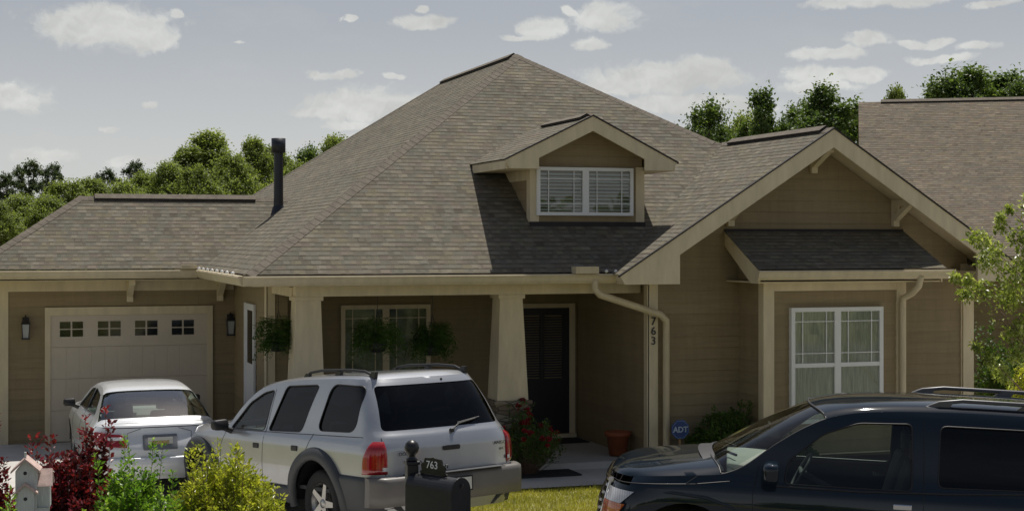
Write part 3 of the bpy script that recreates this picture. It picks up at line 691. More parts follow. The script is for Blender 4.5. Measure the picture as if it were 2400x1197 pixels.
# garage door
GX0, GX1, GZ1 = .646, 3.15, 2.05; gy = 25.7
mb = MB()
mb.box(.56, GX0, gy - .05, gy, 0, 2.18); mb.box(GX1, 3.235, gy - .05, gy, 0, 2.18); mb.box(GX0, GX1, gy - .05, gy, GZ1, 2.18)
fr = hb(mb, 'garage_door_frame', M_TRIM)
mb = MB()
ph = GZ1 / 4
for i in range(4):
    mb.box(GX0, GX1, gy - .03, gy - .002, .001 + i * ph + (.012 if i == 0 else 0), (i + 1) * ph - .002)
for i in range(4):
    for j in range(12 if i < 3 else 0):
        wd = (GX1 - GX0 - .1) / 12; x = GX0 + .05 + j * wd
        mb.box(x + .006, x + wd - .006, gy - .034, gy - .0302, .02 + i * ph, (i + 1) * ph - .015)
gd = hb(mb, 'garage_door', M_GDOOR, bevel=.004)
for x0 in (.791, 1.385, 1.974, 2.565):
    mb = MB(); z0, z1 = 1.705, 1.955; ww = .36
    for a in (0, ww / 2 + .014):
        for b in (0, .13):
            mb.add([(x0 + a, gy - .036, z0 + b), (x0 + a + ww / 2 - .014, gy - .036, z0 + b), (x0 + a + ww / 2 - .014, gy - .036, z0 + b + .112), (x0 + a, gy - .036, z0 + b + .112)], [(0, 1, 2, 3)])
    hb(mb, 'door_window', simple('door_glass', (.02, .022, .022), .06, var=.3, spec=.8) if 'door_glass' not in MATS else MATS['door_glass'], gd)
# lanterns
for x in (.265, 3.52):
    mb = MB(); y = gy - .12; z = 1.87
    mb.box(x - .05, x + .05, gy - .03, gy - .014, z + .0, z + .16); mb.tube([(x, gy - .02, z + .14), (x, y + .03, z + .19), (x, y, z + .17)], .012, 6)
    mb.add([(x - .075, y - .075, z + .06), (x + .075, y - .075, z + .06), (x + .075, y + .075, z + .06), (x - .075, y + .075, z + .06), (x, y, z + .17)], [(0, 1, 4), (1, 2, 4), (2, 3, 4), (3, 0, 4), (3, 2, 1, 0)])
    mb.box(x - .065, x + .065, y - .065, y + .065, z - .19, z - .165)
    for a in (-1, 1):
        for b in (-1, 1): mb.tube([(x + a * .045, y + b * .045, z - .17), (x + a * .06, y + b * .06, z + .06)], .006, 5)
    ln = hb(mb, 'wall_lantern', M_DARK)
    mb = MB(); mb.add([(x + a * .042, y + b * .042, z - .165) for a, b in ((-1, -1), (1, -1), (1, 1), (-1, 1))] + [(x + a * .055, y + b * .055, z + .05) for a, b in ((-1, -1), (1, -1), (1, 1), (-1, 1))], [(i, (i + 1) % 4, 4 + (i + 1) % 4, 4 + i) for i in range(4)])
    hb(mb, 'lantern_glass', simple('frosted_glass', (.35, .36, .36), .25, var=.1) if 'frosted_glass' not in MATS else MATS['frosted_glass'], ln)
# side door in the left wall
mb = MB(); x = 3.6
mb.box(x - .05, x - .015, 23.30, 23.40, 0.05, 2.28); mb.box(x - .05, x - .015, 24.2, 24.3, .05, 2.28); mb.box(x - .05, x - .015, 23.4, 24.2, 2.18, 2.28); mb.box(x - .03, x - .015, 23.4, 24.2, .05, 1.35); mb.box(x - .03, x - .015, 23.4, 23.5, 1.35, 2.18); mb.box(x - .03, x - .015, 24.1, 24.2, 1.35, 2.18)
sd = hb(mb, 'side_door', M_WHITE)
mb = MB(); mb.box(x - .026, x - .016, 23.5, 24.1, 1.35, 2.18); hb(mb, 'door_window', MATS['door_glass'], sd)
# front door, dark storm door with blinds behind, light casing
mb = MB(); mb.box(7.58, 7.68, 23.04, 23.1, .1, 2.25); mb.box(8.60, 8.695, 23.04, 23.1, .1, 2.25); mb.box(7.68, 8.6, 23.04, 23.1, 2.18, 2.25); mb.box(7.58, 8.695, 22.98, 23.04, .1, .16)
dc = hb(mb, 'door_frame', M_TRIM)
mb = MB(); y = 23.06; mb.box(7.68, 7.80, y, y + .03, .16, 2.18); mb.box(8.48, 8.6, y, y + .03, .16, 2.18); mb.box(7.8, 8.48, y, y + .03, 2.06, 2.18); mb.box(7.8, 8.48, y, y + .03, .16, .95); mb.box(7.8, 8.48, y, y + .03, .95, 1.05); mb.box(8.10, 8.17, y, y + .03, 1.05, 2.06)
mb.tube([(7.74, y - .03, 1.05), (7.74, y - .03, 1.15)], .014, 6)
fd = hb(mb, 'front_door', M_DOOR)
mb = MB()
for i in range(24):
    z = 1.07 + i * .041; mb.add([(7.8, y + .012, z), (8.48, y + .012, z), (8.48, y + .026, z + .028), (7.8, y + .026, z + .028)], [(0, 1, 2, 3)])
hb(mb, 'door_blinds', M_SCREEN, fd)

# lettering
def text(body, size, m, name, M, parent=None, extrude=.004, sx=1.0, bold=0.0):
    c = bpy.data.curves.new(name, 'FONT'); c.body = body; c.size = size; c.extrude = extrude; c.align_x = 'CENTER'; c.align_y = 'CENTER'; c.offset = bold
    o = bpy.data.objects.new(name, c); col.objects.link(o)
    dg = bpy.context.evaluated_depsgraph_get(); me = bpy.data.meshes.new_from_object(o.evaluated_get(dg))
    bpy.data.objects.remove(o); me.transform(M @ Matrix.Diagonal((sx, 1, 1, 1))); me.materials.clear(); me.materials.append(m); me.name = name
    ob = bpy.data.objects.new(name, me); col.objects.link(ob)
    if parent: ob.parent = parent
    return ob
FACE = Matrix.Rotation(R(90), 4, 'X')                                               # text faces -Y
for i, ch in enumerate('763'):
    o = text(ch, .165, M_DARK, 'house_number', Matrix.Translation((8.81, 20.158, 2.095 - i * .14)) @ FACE, None, .006)
    o.parent = H; o.matrix_parent_inverse = HM

# flue on the left roof slope
PX, PY, PZ = 4.39, 26.0, 3.77
mb = MB(); mb.lathe([(.083, -.12), (.079, 1.0)], (PX, PY, PZ), 18); mb.lathe([(.001, 1.235), (.122, 1.235), (.122, .99), (.07, .99)], (PX, PY, PZ), 18)
fl = hb(mb, 'flue_pipe', M_PIPE)
mb = MB(); mb.lathe([(.16, -.16), (.10, .06), (.084, .09)], (PX, PY, PZ), 18); hb(mb, 'flue_flashing', M_PIPE, fl)

# ------------------------------------------------------------------ neighbouring house (turned a little from ours)
NB = thing('neighbour_house', 'neighbouring house with large plain shingle roof and brown siding, at right edge', 'house')
def nb(o): o.parent = NB; return o
yd = R(30.9); dv = Vector((math.sin(yd), math.cos(yd), 0)); rt = Vector((math.cos(yd), -math.sin(yd), 0))
pr_ = at(2012, 240, 33.6); ridge0 = Vector((pr_.x, pr_.y, 0)); rz = pr_.z
run = 7.6; ez = 2.95
A0 = ridge0 + Vector((0, 0, rz)); B0 = A0 + rt * 14; A1 = ridge0 - dv * run + Vector((0, 0, ez)); B1 = A1 + rt * 14; A2 = ridge0 + dv * run + Vector((0, 0, ez)); B2 = A2 + rt * 14
mb = MB(); roofplane(mb, [A1, B1, B0, A0], rt, 20); roofplane(mb, [B2, A2, A0, B0], -rt, 21); nr = nb(mb.build('roof', M_SH2))
mb = MB(); s = rt * .45; k = dv * .5
def V3(p, z): return Vector((p.x, p.y, z))
c1 = A1 + s + k; c2 = B1 - s + k; c3 = B2 - s - k; c4 = A2 + s - k
courses(mb, [V3(c1, 0), V3(c2, 0), V3(c2, 2.9), V3(c1, 2.9)], rt, (0, 0, 1), .165, .014, org=V3(c1, 0))
courses(mb, [V3(c4, 0), V3(c1, 0), V3(c1, 2.9), V3(A0 + s, rz - .4), V3(c4, 2.9)], -dv, (0, 0, 1), .165, .014, org=V3(c4, 0))
courses(mb, [V3(c2, 0), V3(c3, 0), V3(c3, 2.9), V3(B0 - s, rz - .4), V3(c2, 2.9)], dv, (0, 0, 1), .165, .014, org=V3(c2, 0))
nb(mb.build('wall', M_SIDE))
mb = MB(); mb.prism([A1 + Vector((0, 0, -.01)), A1 + Vector((0, 0, -.2)), A1 + k + Vector((0, 0, -.2)), A1 + k + Vector((0, 0, -.01))], rt * 14)
nb(mb.build('fascia', M_TRIM))
nb(vent_mesh(A0 + rt * .55 + Vector((0, 0, .02)), rt * 12.6, dv, .6).build('ridge_vent', None, mats=[M_VENT, M_CAP]))
# parent inverse keeps world coordinates: NB sits at the origin

# ------------------------------------------------------------------ vegetation
def leafcard(vs, fs, p, d, n, L, Wd):
    """folded leaf of 4 triangles"""
    s = d.cross(n); 
    if s.length < 1e-5: return
    s.normalize(); n = s.cross(d).normalized(); o = len(vs)
    m = p + d * (L * .5)
    vs += [p, m + s * Wd * .5 + n * (Wd * .12), p + d * L - n * (L * .08), m - s * Wd * .5 + n * (Wd * .12)]
    fs += [(o, o + 1, o + 2), (o, o + 2, o + 3)]
def rvec(r):
    while True:
        v = Vector((r.uniform(-1, 1), r.uniform(-1, 1), r.uniform(-1, 1)))
        if .05 < v.length < 1: return v.normalized()
def tree_proto(seed, h, crown_r, crown_h, nclump, per, leaf, trunk_r, shape='round', clr=.34):
    """returns (crown mesh, trunk mesh): limbs that end in leaf clumps spread over the crown's volume"""
    r = random.Random(seed); T = MB(); cz = h - crown_h / 2; ends = []
    n = 7; pts = []; x = y = 0
    for i in range(n):
        pts.append(Vector((x, y, h * .92 * i / (n - 1)))); x += r.uniform(-.06, .06) * h * .25; y += r.uniform(-.06, .06) * h * .25
    T.tube(pts, [trunk_r * (1 - .85 * i / (n - 1)) for i in range(n)], 8)
    vs = []; fs = []
    for c in range(nclump):
        t = (c + .5) / nclump
        z = h - crown_h + crown_h * (r.random() ** .85)
        u = (z - (h - crown_h)) / crown_h
        if shape == 'round': prof = math.sin(math.pi * min(1, .12 + .84 * u)) ** .8
        elif shape == 'cone': prof = (1 - u) ** .8 + .08
        else: prof = math.sin(math.pi * (.14 + .83 * u)) ** .75
        an = r.uniform(0, 2 * math.pi); rr = crown_r * prof * (r.random() ** .45) * r.uniform(.75, 1.15)
        k = min(n - 1, int(z / (h * .92) * (n - 1))); ax = pts[k]
        cp = Vector((ax.x + rr * math.cos(an), ax.y + rr * math.sin(an), z))
        if c % 3 == 0:
            st = pts[max(1, k - 1)]; T.tube([st, st.lerp(cp, .5) + Vector((0, 0, -.1)), cp], [trunk_r * .3, trunk_r * .18, trunk_r * .05], 5, False)
        cr = clr * r.uniform(.6, 1.35) * crown_r / 2.4
        for i in range(per):
            v = rvec(r); p = cp + Vector((v.x * cr, v.y * cr, v.z * cr * 1.1)) * min(1.35, abs(r.gauss(0, .68)))
            d = (rvec(r) + v * .6).normalized(); nn = (rvec(r) * .8 + Vector((0, 0, 1)) + v * .5).normalized()
            L = leaf * r.uniform(.7, 1.4); leafcard(vs, fs, p, d, nn, L, L * .75)
    C = MB(); C.add(vs, fs)
    return C, T
def make_tree(name, label, cat, proto, lm, group):
    C, T = proto
    o = thing(name, label, cat, group=group); C.build('crown', lm, o, recalc=False); T.build('trunk', M_BARK, o)
    return o
broad = [tree_proto(11, 9.5, 2.5, 7.2, 230, 150, .125, .2), tree_proto(12, 10.5, 2.2, 8.5, 230, 150, .125, .2, 'tall'), tree_proto(13, 8.5, 2.8, 6.6, 230, 150, .125, .2)]
pine = [tree_proto(14, 11, 2.3, 8.5, 170, 110, .13, .16, 'tall', .27)]
oak = [tree_proto(15, 9, 2.7, 7, 85, 170, .13, .24, 'round', .42), tree_proto(16, 9, 2.0, 7.4, 70, 170, .13, .2, 'tall', .42)]
P_broad = [make_tree('broadleaf_tree', 'x', 'tree', p, L_FAR, 'x') for p in broad]
P_pine = [make_tree('pine_tree', 'x', 'tree', p, L_FARD, 'x') for p in pine]
P_oak = [make_tree('oak_tree', 'x', 'tree', p, L_OAK, 'x') for p in oak]
used = set()
HT = {0: 9.5, 1: 10.5, 2: 8.5}
def place_tree(pool, idx, h0, px, topy, Y, label, group, wid=1.0, rz=0, zoff=0):
    p = at(px, topy, Y); src = pool[idx]
    o = src if src.name not in used else copy_tree(src)
    used.add(src.name)
    s = (p.z - zoff) / h0
    o.location = (p.x, p.y, zoff - .05); o.scale = (s * wid, s * wid, s); o.rotation_euler = (0, 0, rz)
    tag(o, label, 'tree', group)
LG = 'trees behind the garage roof'
left = [  # px, top y, Y, kind, idx, width
 ('pine', 0, 20, 408, 84, 1.0, 'dark pine at the far left edge of the photo'), ('pine', 0, 78, 378, 88, 1.1, 'dark tall pine second from the left edge, topping its neighbours'), ('pine', 0, 122, 386, 86, .9, 'dark pine third from the left, right beside the tall one'),
 ('broad', 0, 45, 462, 74, 1.3, 'bright green tree low at the left above the garage hip'), ('broad', 2, 165, 432, 78, 1.25, 'light green rounded tree left of the garage ridge end'), ('broad', 0, 215, 425, 80, 1.2, 'light green tree above the left end of the garage ridge vent'),
 ('pine', 0, 255, 398, 92, .95, 'dark pine peeking over the light green trees'), ('pine', 0, 312, 380, 90, 1.0, 'dark pine just left of the gap in the treeline'), ('broad', 2, 290, 432, 76, 1.2, 'low green tree over the middle of the garage ridge'),
 ('broad', 0, 395, 388, 78, 1.0, 'green tree at the left foot of the tallest tree'), ('broad', 1, 440, 352, 80, 1.05, 'green tree leaning against the left of the tallest tree'), ('broad', 1, 492, 316, 80, 1.45, 'tallest broad green tree behind the garage roof'),
 ('broad', 2, 540, 372, 76, 1.0, 'green tree filling the gap right of the tallest one'), ('broad', 1, 592, 330, 80, 1.0, 'slim tall green tree just left of the black flue'), ('broad', 0, 640, 352, 82, 1.0, 'green tree directly behind the black flue'),
 ('oak', 0, 708, 352, 84, .85, 'darker tree right of the black flue'), ('broad', 2, 690, 392, 76, 1.0, 'low green bushy tree at the roof edge right of the flue'), ('oak', 0, 742, 358, 88, .8, 'dark tree between the flue and the roof slope'), ('broad', 0, 788, 328, 82, 1.0, 'light green tree top where treeline meets the main roof'),
 ('broad', 2, 350, 412, 84, 1.1, 'green tree behind the gap in the treeline'), ('pine', 0, -30, 430, 78, 1.3, 'dark pine partly cut by the left edge of the photo'), ('broad', 0, -10, 480, 70, 1.3, 'bright green tree at the bottom left of the treeline'), ('broad', 2, 110, 468, 72, 1.3, 'green tree hugging the garage hip slope'), ('broad', 2, 465, 400, 72, 1.0, 'low green crown in front of the tallest tree')]
pools = {'pine': (P_pine, {0: 11}), 'broad': (P_broad, HT), 'oak': (P_oak, {0: 9, 1: 9})}
for i, (k, ix, px, ty, Y, wd, lab) in enumerate(left):
    place_tree(pools[k][0], ix, pools[k][1][ix], px, ty, Y, lab, LG, wd, i * 1.3)
RG = 'trees behind the right gable'
right = [('oak', 0, 1637, 250, 52, .85, 'round dark green tree above the right end of the main roof'), ('oak', 0, 1690, 300, 56, .8, 'low tree in the dip behind the roof valley'), ('oak', 1, 1795, 216, 50, .85, 'narrow dark tree with a broken top left of the gable ridge'),
 ('oak', 0, 1862, 246, 54, .95, 'green tree between the two tall ones behind the gable ridge'), ('oak', 1, 1918, 205, 50, 1.15, 'tallest oak right behind the gable peak'), ('oak', 0, 1972, 256, 52, .9, 'green tree in the gap between gable and neighbouring roof'), ('broad', 2, 1745, 284, 58, .9, 'light green tree left of the broken topped tree'), ('broad', 0, 1905, 290, 58, 1.0, 'light green tree low behind the gable peak'),
 ('oak', 0, 2222, 192, 66, .9, 'dark tree above the left part of the neighbouring roof'), ('oak', 1, 2268, 168, 66, 1.35, 'tallest dark tree above the neighbouring roof'), ('oak', 0, 2320, 180, 68, 1.1, 'green tree above the neighbouring roof right of the tallest'), ('oak', 1, 2375, 176, 66, 1.2, 'dark tree above the neighbouring roof at the right edge'), ('broad', 0, 2102, 216, 95, .5, 'small distant tree tip above the neighbouring ridge'), ('oak', 0, 2430, 190, 64, .8, 'dark tree cut by the right edge of the photo')]
for i, (k, ix, px, ty, Y, wd, lab) in enumerate(right):
    place_tree(pools[k][0], ix, pools[k][1][ix], px, ty, Y, lab, RG, wd, i * 2.1 + .4)

def bush(name, label, base, rad, h, lm, seed, nst=90, lps=46, leaf=.045, flare=.75, dome=1.0, cat='shrub', group=None, stemr=.006, spikes=6, inner=.35, mats=None, flower=0, fl_m=None, aspect=.55):
    """stems fan out from the base, curve upward and carry leaves all along their upper part"""
    r = random.Random(seed); S = MB(); vs = []; fs = []; fv = []; ff = []
    for s in range(nst):
        an = r.uniform(0, 2 * math.pi); q = r.random() ** .55
        topr = rad * q; z = h * (1 - .45 * dome * q * q) * r.uniform(.72, 1.0)
        if s < spikes: z = h * r.uniform(1.0, 1.12); topr *= .8
        b = Vector((math.cos(an), math.sin(an), 0)) * rad * .12 * r.random(); t = Vector((math.cos(an) * topr, math.sin(an) * topr, z))
        c = b.lerp(t, .5) + Vector((math.cos(an), math.sin(an), -.3)) * topr * flare * .3
        pts = [b.lerp(c, u).lerp(c.lerp(t, u), u) for u in (0, .25, .5, .75, 1)]
        S.tube(pts, [stemr, stemr * .8, stemr * .6, stemr * .45, stemr * .25], 4, False)
        for i in range(lps):
            u = inner + (1 - inner) * (r.random() ** .7)
            p = b.lerp(c, u).lerp(c.lerp(t, u), u)
            g = (t - c).normalized(); o = rvec(r); o = (o - g * o.dot(g)).normalized()
            off = o * r.uniform(0, .06) * (1.1 - u * .6) * (rad / .4)
            d = (o * r.uniform(.5, 1) + g * r.uniform(.2, 1.0) + Vector((0, 0, .15))).normalized()
            nn = (Vector((0, 0, 1)) + rvec(r) * .8).normalized(); L = leaf * r.uniform(.6, 1.3)
            leafcard(vs, fs, p + off, d, nn, L, L * aspect)
        if flower and r.random() < flower:
            hv = []; hf = []; fv.append((hv, hf))
            for k in range(16):
                leafcard(hv, hf, t + rvec(r) * .015, (rvec(r) + Vector((0, 0, .6))).normalized(), rvec(r), .05, .05)
    o = thing(name, label, cat, base, group=group)
    C = MB(); C.add(vs, fs); C.build('foliage', lm, o, recalc=False); S.build('stem', M_TWIG, o)
    for hv, hf in fv: C = MB(); C.add(hv, hf); C.build('flower', fl_m, o, recalc=False)
    return o
BG = 'shrubs along the near edge'
def gb(px, Y, dz=0): p = at(px, 1000, Y); return (p.x, p.y, dz)
bush('red_leaf_shrub', 'dark red leaved shrub right behind the birdhouse', gb(160, 13.7), .55, 1.48, L_REDB, 1, 270, 100, .05, spikes=5, group=BG)
bush('red_leaf_shrub', 'small upright red shrub left of the green one, with a spiky tip before the sedan', gb(215, 13.9), .22, 1.66, L_REDB, 2, 55, 90, .05, spikes=3, group=BG)
bush('red_leaf_shrub', 'red leaved shrub cut by the left edge of the photo', gb(-14, 13.9), .2, 1.70, L_REDB, 3, 50, 90, .05, spikes=3, group=BG)
bush('green_shrub', 'fresh green shrub between the red shrub and the yellow one', gb(303, 13.3), .37, 1.44, L_GRN, 4, 230, 100, .042, spikes=5, group=BG)
bush('yellow_green_shrub', 'large yellow green shrub in front of the silver utility vehicle', gb(530, 13.2), .50, 1.40, L_YEL, 5, 400, 115, .040, spikes=12, group=BG, dome=.55)
bush('green_shrub', 'low green shrub at the bottom left corner before the birdhouse', gb(6, 11.2), .27, 1.50, L_GRN, 6, 80, 80, .04, spikes=2, group=BG)
bush('green_shrub', 'low green shrub between the taller green and yellow shrubs', gb(395, 12.9), .34, 1.20, L_GRN, 7, 120, 80, .042, spikes=2, group=BG)
bush('green_shrub', 'low green shrub under the red shrub, left of centre at the bottom edge', gb(255, 12.6), .25, 1.08, L_GRN, 17, 100, 80, .042, spikes=2, group=BG)
bush('yellow_green_shrub', 'low yellow green shrub in front of the large yellow one, at the bottom edge', gb(600, 12.6), .26, 1.05, L_YEL, 18, 90, 80, .04, spikes=3, group=BG)
SG = 'shrubs beside the house'
p = at(1250, 1000, 20.0); bush('rose_bush', 'red flowering rose bush beside the right porch pier', (p.x - .08, 20.0, 0), .50, .92, L_SHADE, 8, 110, 40, .045, flower=.3, fl_m=L_PETAL, group=SG)
for i, (px, Y, rr, hh, lab) in enumerate([(1700, 19.75, .50, .88, 'leafy green shrub under the gable wall left of the bay'), (1640, 19.8, .28, .50, 'small low shrub just right of the blue round sign'), (1765, 19.7, .25, .55, 'low shrub against the left corner of the bay'), (1865, 19.1, .3, .5, 'low shrub in front of the bay window')]):
    p = at(px, 1000, Y); bush('shrub', lab, (p.x, Y, 0), rr, hh, L_SHADE, 20 + i, 110, 70, .05, group=SG)
p = at(2345, 860, 21.5); bush('shrub', 'dark round shrub right of the gable corner, under the sparse tree', (p.x, 21.5, 0), .55, 1.75, L_SHADE, 30, 90, 60, .06, group=SG)
p = at(2395, 860, 20.0); bush('shrub', 'pale yellow green shrub at the right edge behind the parked cars', (p.x + .1, 20.0, 0), .42, 1.55, L_YEL, 31, 70, 50, .05, group=SG)

# sparse young tree at right
def sparse_tree():
    Y = 17.4; base = at(2440, 900, Y); r = random.Random(5)
    o = thing('young_tree', 'sparse young tree with pale glossy leaves at the right edge', 'tree', (base.x, Y, 0))
    S = MB(); S.tube([(0, 0, 0), (.03, 0, .9), (-.03, .02, 1.7), (.0, 0, 2.6), (.03, .0, 3.5)], [.04, .035, .028, .02, .008], 8)
    vs = []; fs = []
    blobs = [(2300, 560, .16), (2330, 590, .20), (2290, 610, .17), (2350, 640, .22), (2320, 680, .18), (2255, 660, .10), (2240, 650, .07), (2280, 690, .10), (2380, 560, .17), (2390, 620, .24), (2370, 690, .2), (2400, 700, .24),
             (2270, 810, .07), (2300, 840, .10), (2340, 870, .14), (2375, 780, .14), (2395, 760, .18), (2330, 530, .09), (2385, 830, .15), (2320, 510, .06), (2350, 490, .05), (2430, 560, .25), (2450, 640, .3), (2460, 760, .3), (2440, 480, .2), (2500, 600, .3)]
    for (px, py, rr) in blobs:
        q = at(px, py, Y) - Vector((base.x, Y, 0)); q.y += r.uniform(-.25, .25)
        st = Vector((0, 0, max(.6, q.z - abs(q.x) * .75 - .1))); md = st.lerp(q, .5) + Vector((0, 0, .07))
        S.tube([st, md, q], [.009, .006, .002], 4, False)
        for i in range(int(800 * rr + 26)):
            v = rvec(r) * rr * (r.random() ** .4); d = (rvec(r) + Vector((0, 0, -.1))).normalized(); L = .078 * r.uniform(.6, 1.25)
            leafcard(vs, fs, q + v, d, (Vector((0, 0, 1)) + rvec(r) * .7).normalized(), L, L * .5)
        for i in range(16):
            u = r.random(); leafcard(vs, fs, st.lerp(q, u * .5 + .5) + rvec(r) * .03, rvec(r), rvec(r), .06, .03)
    C = MB(); C.add(vs, fs); C.build('crown', L_MAG, o, recalc=False); S.build('trunk', M_TWIG, o)
sparse_tree()

# grass blades over the lawn that shows between the drive and the road
def grass():
    r = random.Random(3); vs = []; fs = []
    for i in range(60000):
        x = r.uniform(5.22, 11.0); y = 12.95 + 6.0 * (r.random() ** .8)
        if (x - 9) ** 2 + (y - 6.5) ** 2 < 70 or noise.noise(Vector((x * 1.5, y * 1.5, 0))) < -.55: continue
        h = r.uniform(.025, .06); a = r.uniform(0, 6.28); wv = .006
        d = Vector((r.uniform(-.02, .02), r.uniform(-.02, .02), h)); o = len(vs); p = Vector((x, y, -.022)); s = Vector((math.cos(a), math.sin(a), 0)) * wv
        vs += [p - s, p + s, p + d]; fs.append((o, o + 1, o + 2))
    C = MB(); C.add(vs, fs); tag(C.build('grass', L_GRASS, recalc=False), 'short yellow green lawn grass beside the walkway', 'grass', kind='stuff')
grass()

def wood():  # unseen leaf mass, added to give the car glass something to reflect
    r = random.Random(9); vs = []; fs = []
    for t in range(60):
        cx = -75 + t * 2.6 + r.uniform(-1, 1); cy = -36 + r.uniform(-3, 3); h = r.uniform(3.6, 6); cr = r.uniform(1.8, 2.8)
        for i in range(420):
            v = rvec(r); p = Vector((cx, cy, h * .52)) + Vector((v.x * cr, v.y * cr, v.z * h * .48)) * (r.random() ** .3); L = r.uniform(.5, .9)
            leafcard(vs, fs, p, rvec(r), rvec(r), L, L * .8)
    C = MB(); C.add(vs, fs); tag(C.build('added_reflection_wood', L_FAR, recalc=False), 'green wood added unseen behind the camera for reflections', 'wood', kind='stuff')
wood()

# hanging ferns, each from the porch beam
def fern(loc, rad, label, seed):
    rad *= 1.22
    o = thing('hanging_fern', label, 'hanging plant', loc, group='hanging ferns on the porch'); r = random.Random(seed)
    P_ = MB(); P_.lathe([(.001, -.14), (.10, -.14), (.14, 0), (.13, 0), (.001, -.03)], (0, 0, 0), 16); P_.build('pot', M_BLKP, o)
    hz = 2.5 - loc[2]
    W_ = MB()
    for k in range(3):
        a = k * 2.09; W_.tube([(.13 * math.cos(a), .13 * math.sin(a), 0), (0, 0, .42)], .004, 4)
    W_.tube([(0, 0, .42), (0, 0, hz)], .004, 4); W_.build('hanger', M_DARK, o)
    vs = []; fs = []
    for f in range(150):
        a = r.uniform(0, 6.283); reach = rad * r.uniform(.45, 1.05); up = r.uniform(.0, .38); n = 16
        prev = None
        for i in range(n):
            u = i / (n - 1); p = Vector((math.cos(a) * reach * (u ** .85), math.sin(a) * reach * (u ** .85), up * math.sin(u * 2.2) - rad * .62 * u ** 2.2 * r.uniform(.3, 1.2)))
            if prev is not None:
                g = (p - prev).normalized(); s = g.cross(Vector((0, 0, 1))).normalized()
                L = .055 * math.sin(math.pi * min(1, .15 + .85 * (1 - u * .8)))
                for sd_ in (-1, 1): leafcard(vs, fs, p, (s * sd_ + g * .4 + Vector((0, 0, -.15))).normalized(), Vector((0, 0, 1)), L * 1.3, .018)
            prev = p
    C = MB(); C.add(vs, fs); C.build('fronds', L_FERN, o, recalc=False)
p = at(657, 800, 20.75); fern((p.x, 20.9, p.z), .30, 'hanging fern at the left of the left porch column', 1)
p = at(885, 800, 20.5); fern((p.x, 20.5, p.z), .33, 'hanging fern in front of the porch window, middle one of three', 2)
p = at(1013, 808, 20.5); fern((p.x, 20.5, p.z), .30, 'hanging fern right of the porch window, darker and rounder', 3)

# ------------------------------------------------------------------ small things
mb = MB(); mb.lathe([(.001, .02), (.13, .02), (.165, .30), (.195, .30), (.2, .36), (.18, .36), (.165, .30), (.001, .29)], (0, 0, .0), 24)
p = at(1435, 1060, 21.3); tag(mb.build('flower_pot', M_TERRA), 'terracotta flower pot standing against the porch side wall', 'flower pot').location = (8.50, 20.75, .10)
mb = MB(); mb.box(-.45, .45, -.28, .28, 0, .018); tag(mb.build('doormat', M_MAT, bevel=.005), 'dark doormat lying in front of the front door', 'doormat').location = (8.2, 22.55, .10)
p = at(1265, 1100, 19.6); mb = MB(); mb.box(-.55, .55, -.26, .26, 0, .02); tag(mb.build('dark_slab', M_MAT, bevel=.005), 'thin dark slab on the walkway below the rose bush', 'mat').location = (7.0, 20.0, .01)  # thin flat box, darker than the walkway around it
# security sign on a stake
SG_ = thing('yard_sign', 'round blue yard sign on a short wooden stake beside the downspout', 'sign', (9.065, 19.80, -.05))
mb = MB(); n = 8; mb.prism([(0.145 * math.cos(R(22.5 + 45 * i)), -.008, .63 + 0.145 * math.sin(R(22.5 + 45 * i))) for i in range(n)], (0, .016, 0)); sb = mb.build('sign_face', M_BLUE, SG_, bevel=.004)
o = text('ADT', .112, simple('sign_letter', (.42, .50, .62), .5), 'lettering', Matrix.Translation((0, -.0125, .625)) @ FACE, SG_, .002, bold=.003)
o.parent = sb
mb = MB()
for i in range(n):
    a0, a1 = R(22.5 + 45 * i), R(67.5 + 45 * i)
    mb.prism([(.133 * math.cos(a0), -.0105, .63 + .133 * math.sin(a0)), (.133 * math.cos(a1), -.0105, .63 + .133 * math.sin(a1)), (.128 * math.cos(a1), -.0105, .63 + .128 * math.sin(a1)), (.128 * math.cos(a0), -.0105, .63 + .128 * math.sin(a0))], (0, .002, 0))
mb.build('sign_border', simple('sign_pale', (.2, .35, .6), .5), sb)
mb = MB(); mb.box(-.013, .013, .009, .025, 0, .60); mb.build('stake', M_WOOD, SG_)
p = at(1578, 1045, 19.8); bush('red_flower', 'small cluster of red flowers at the foot of the blue sign', (9.15, 19.72, 0), .07, .17, L_SHADE, 40, 12, 8, .03, cat='flower', flower=1.0, fl_m=L_PETAL)

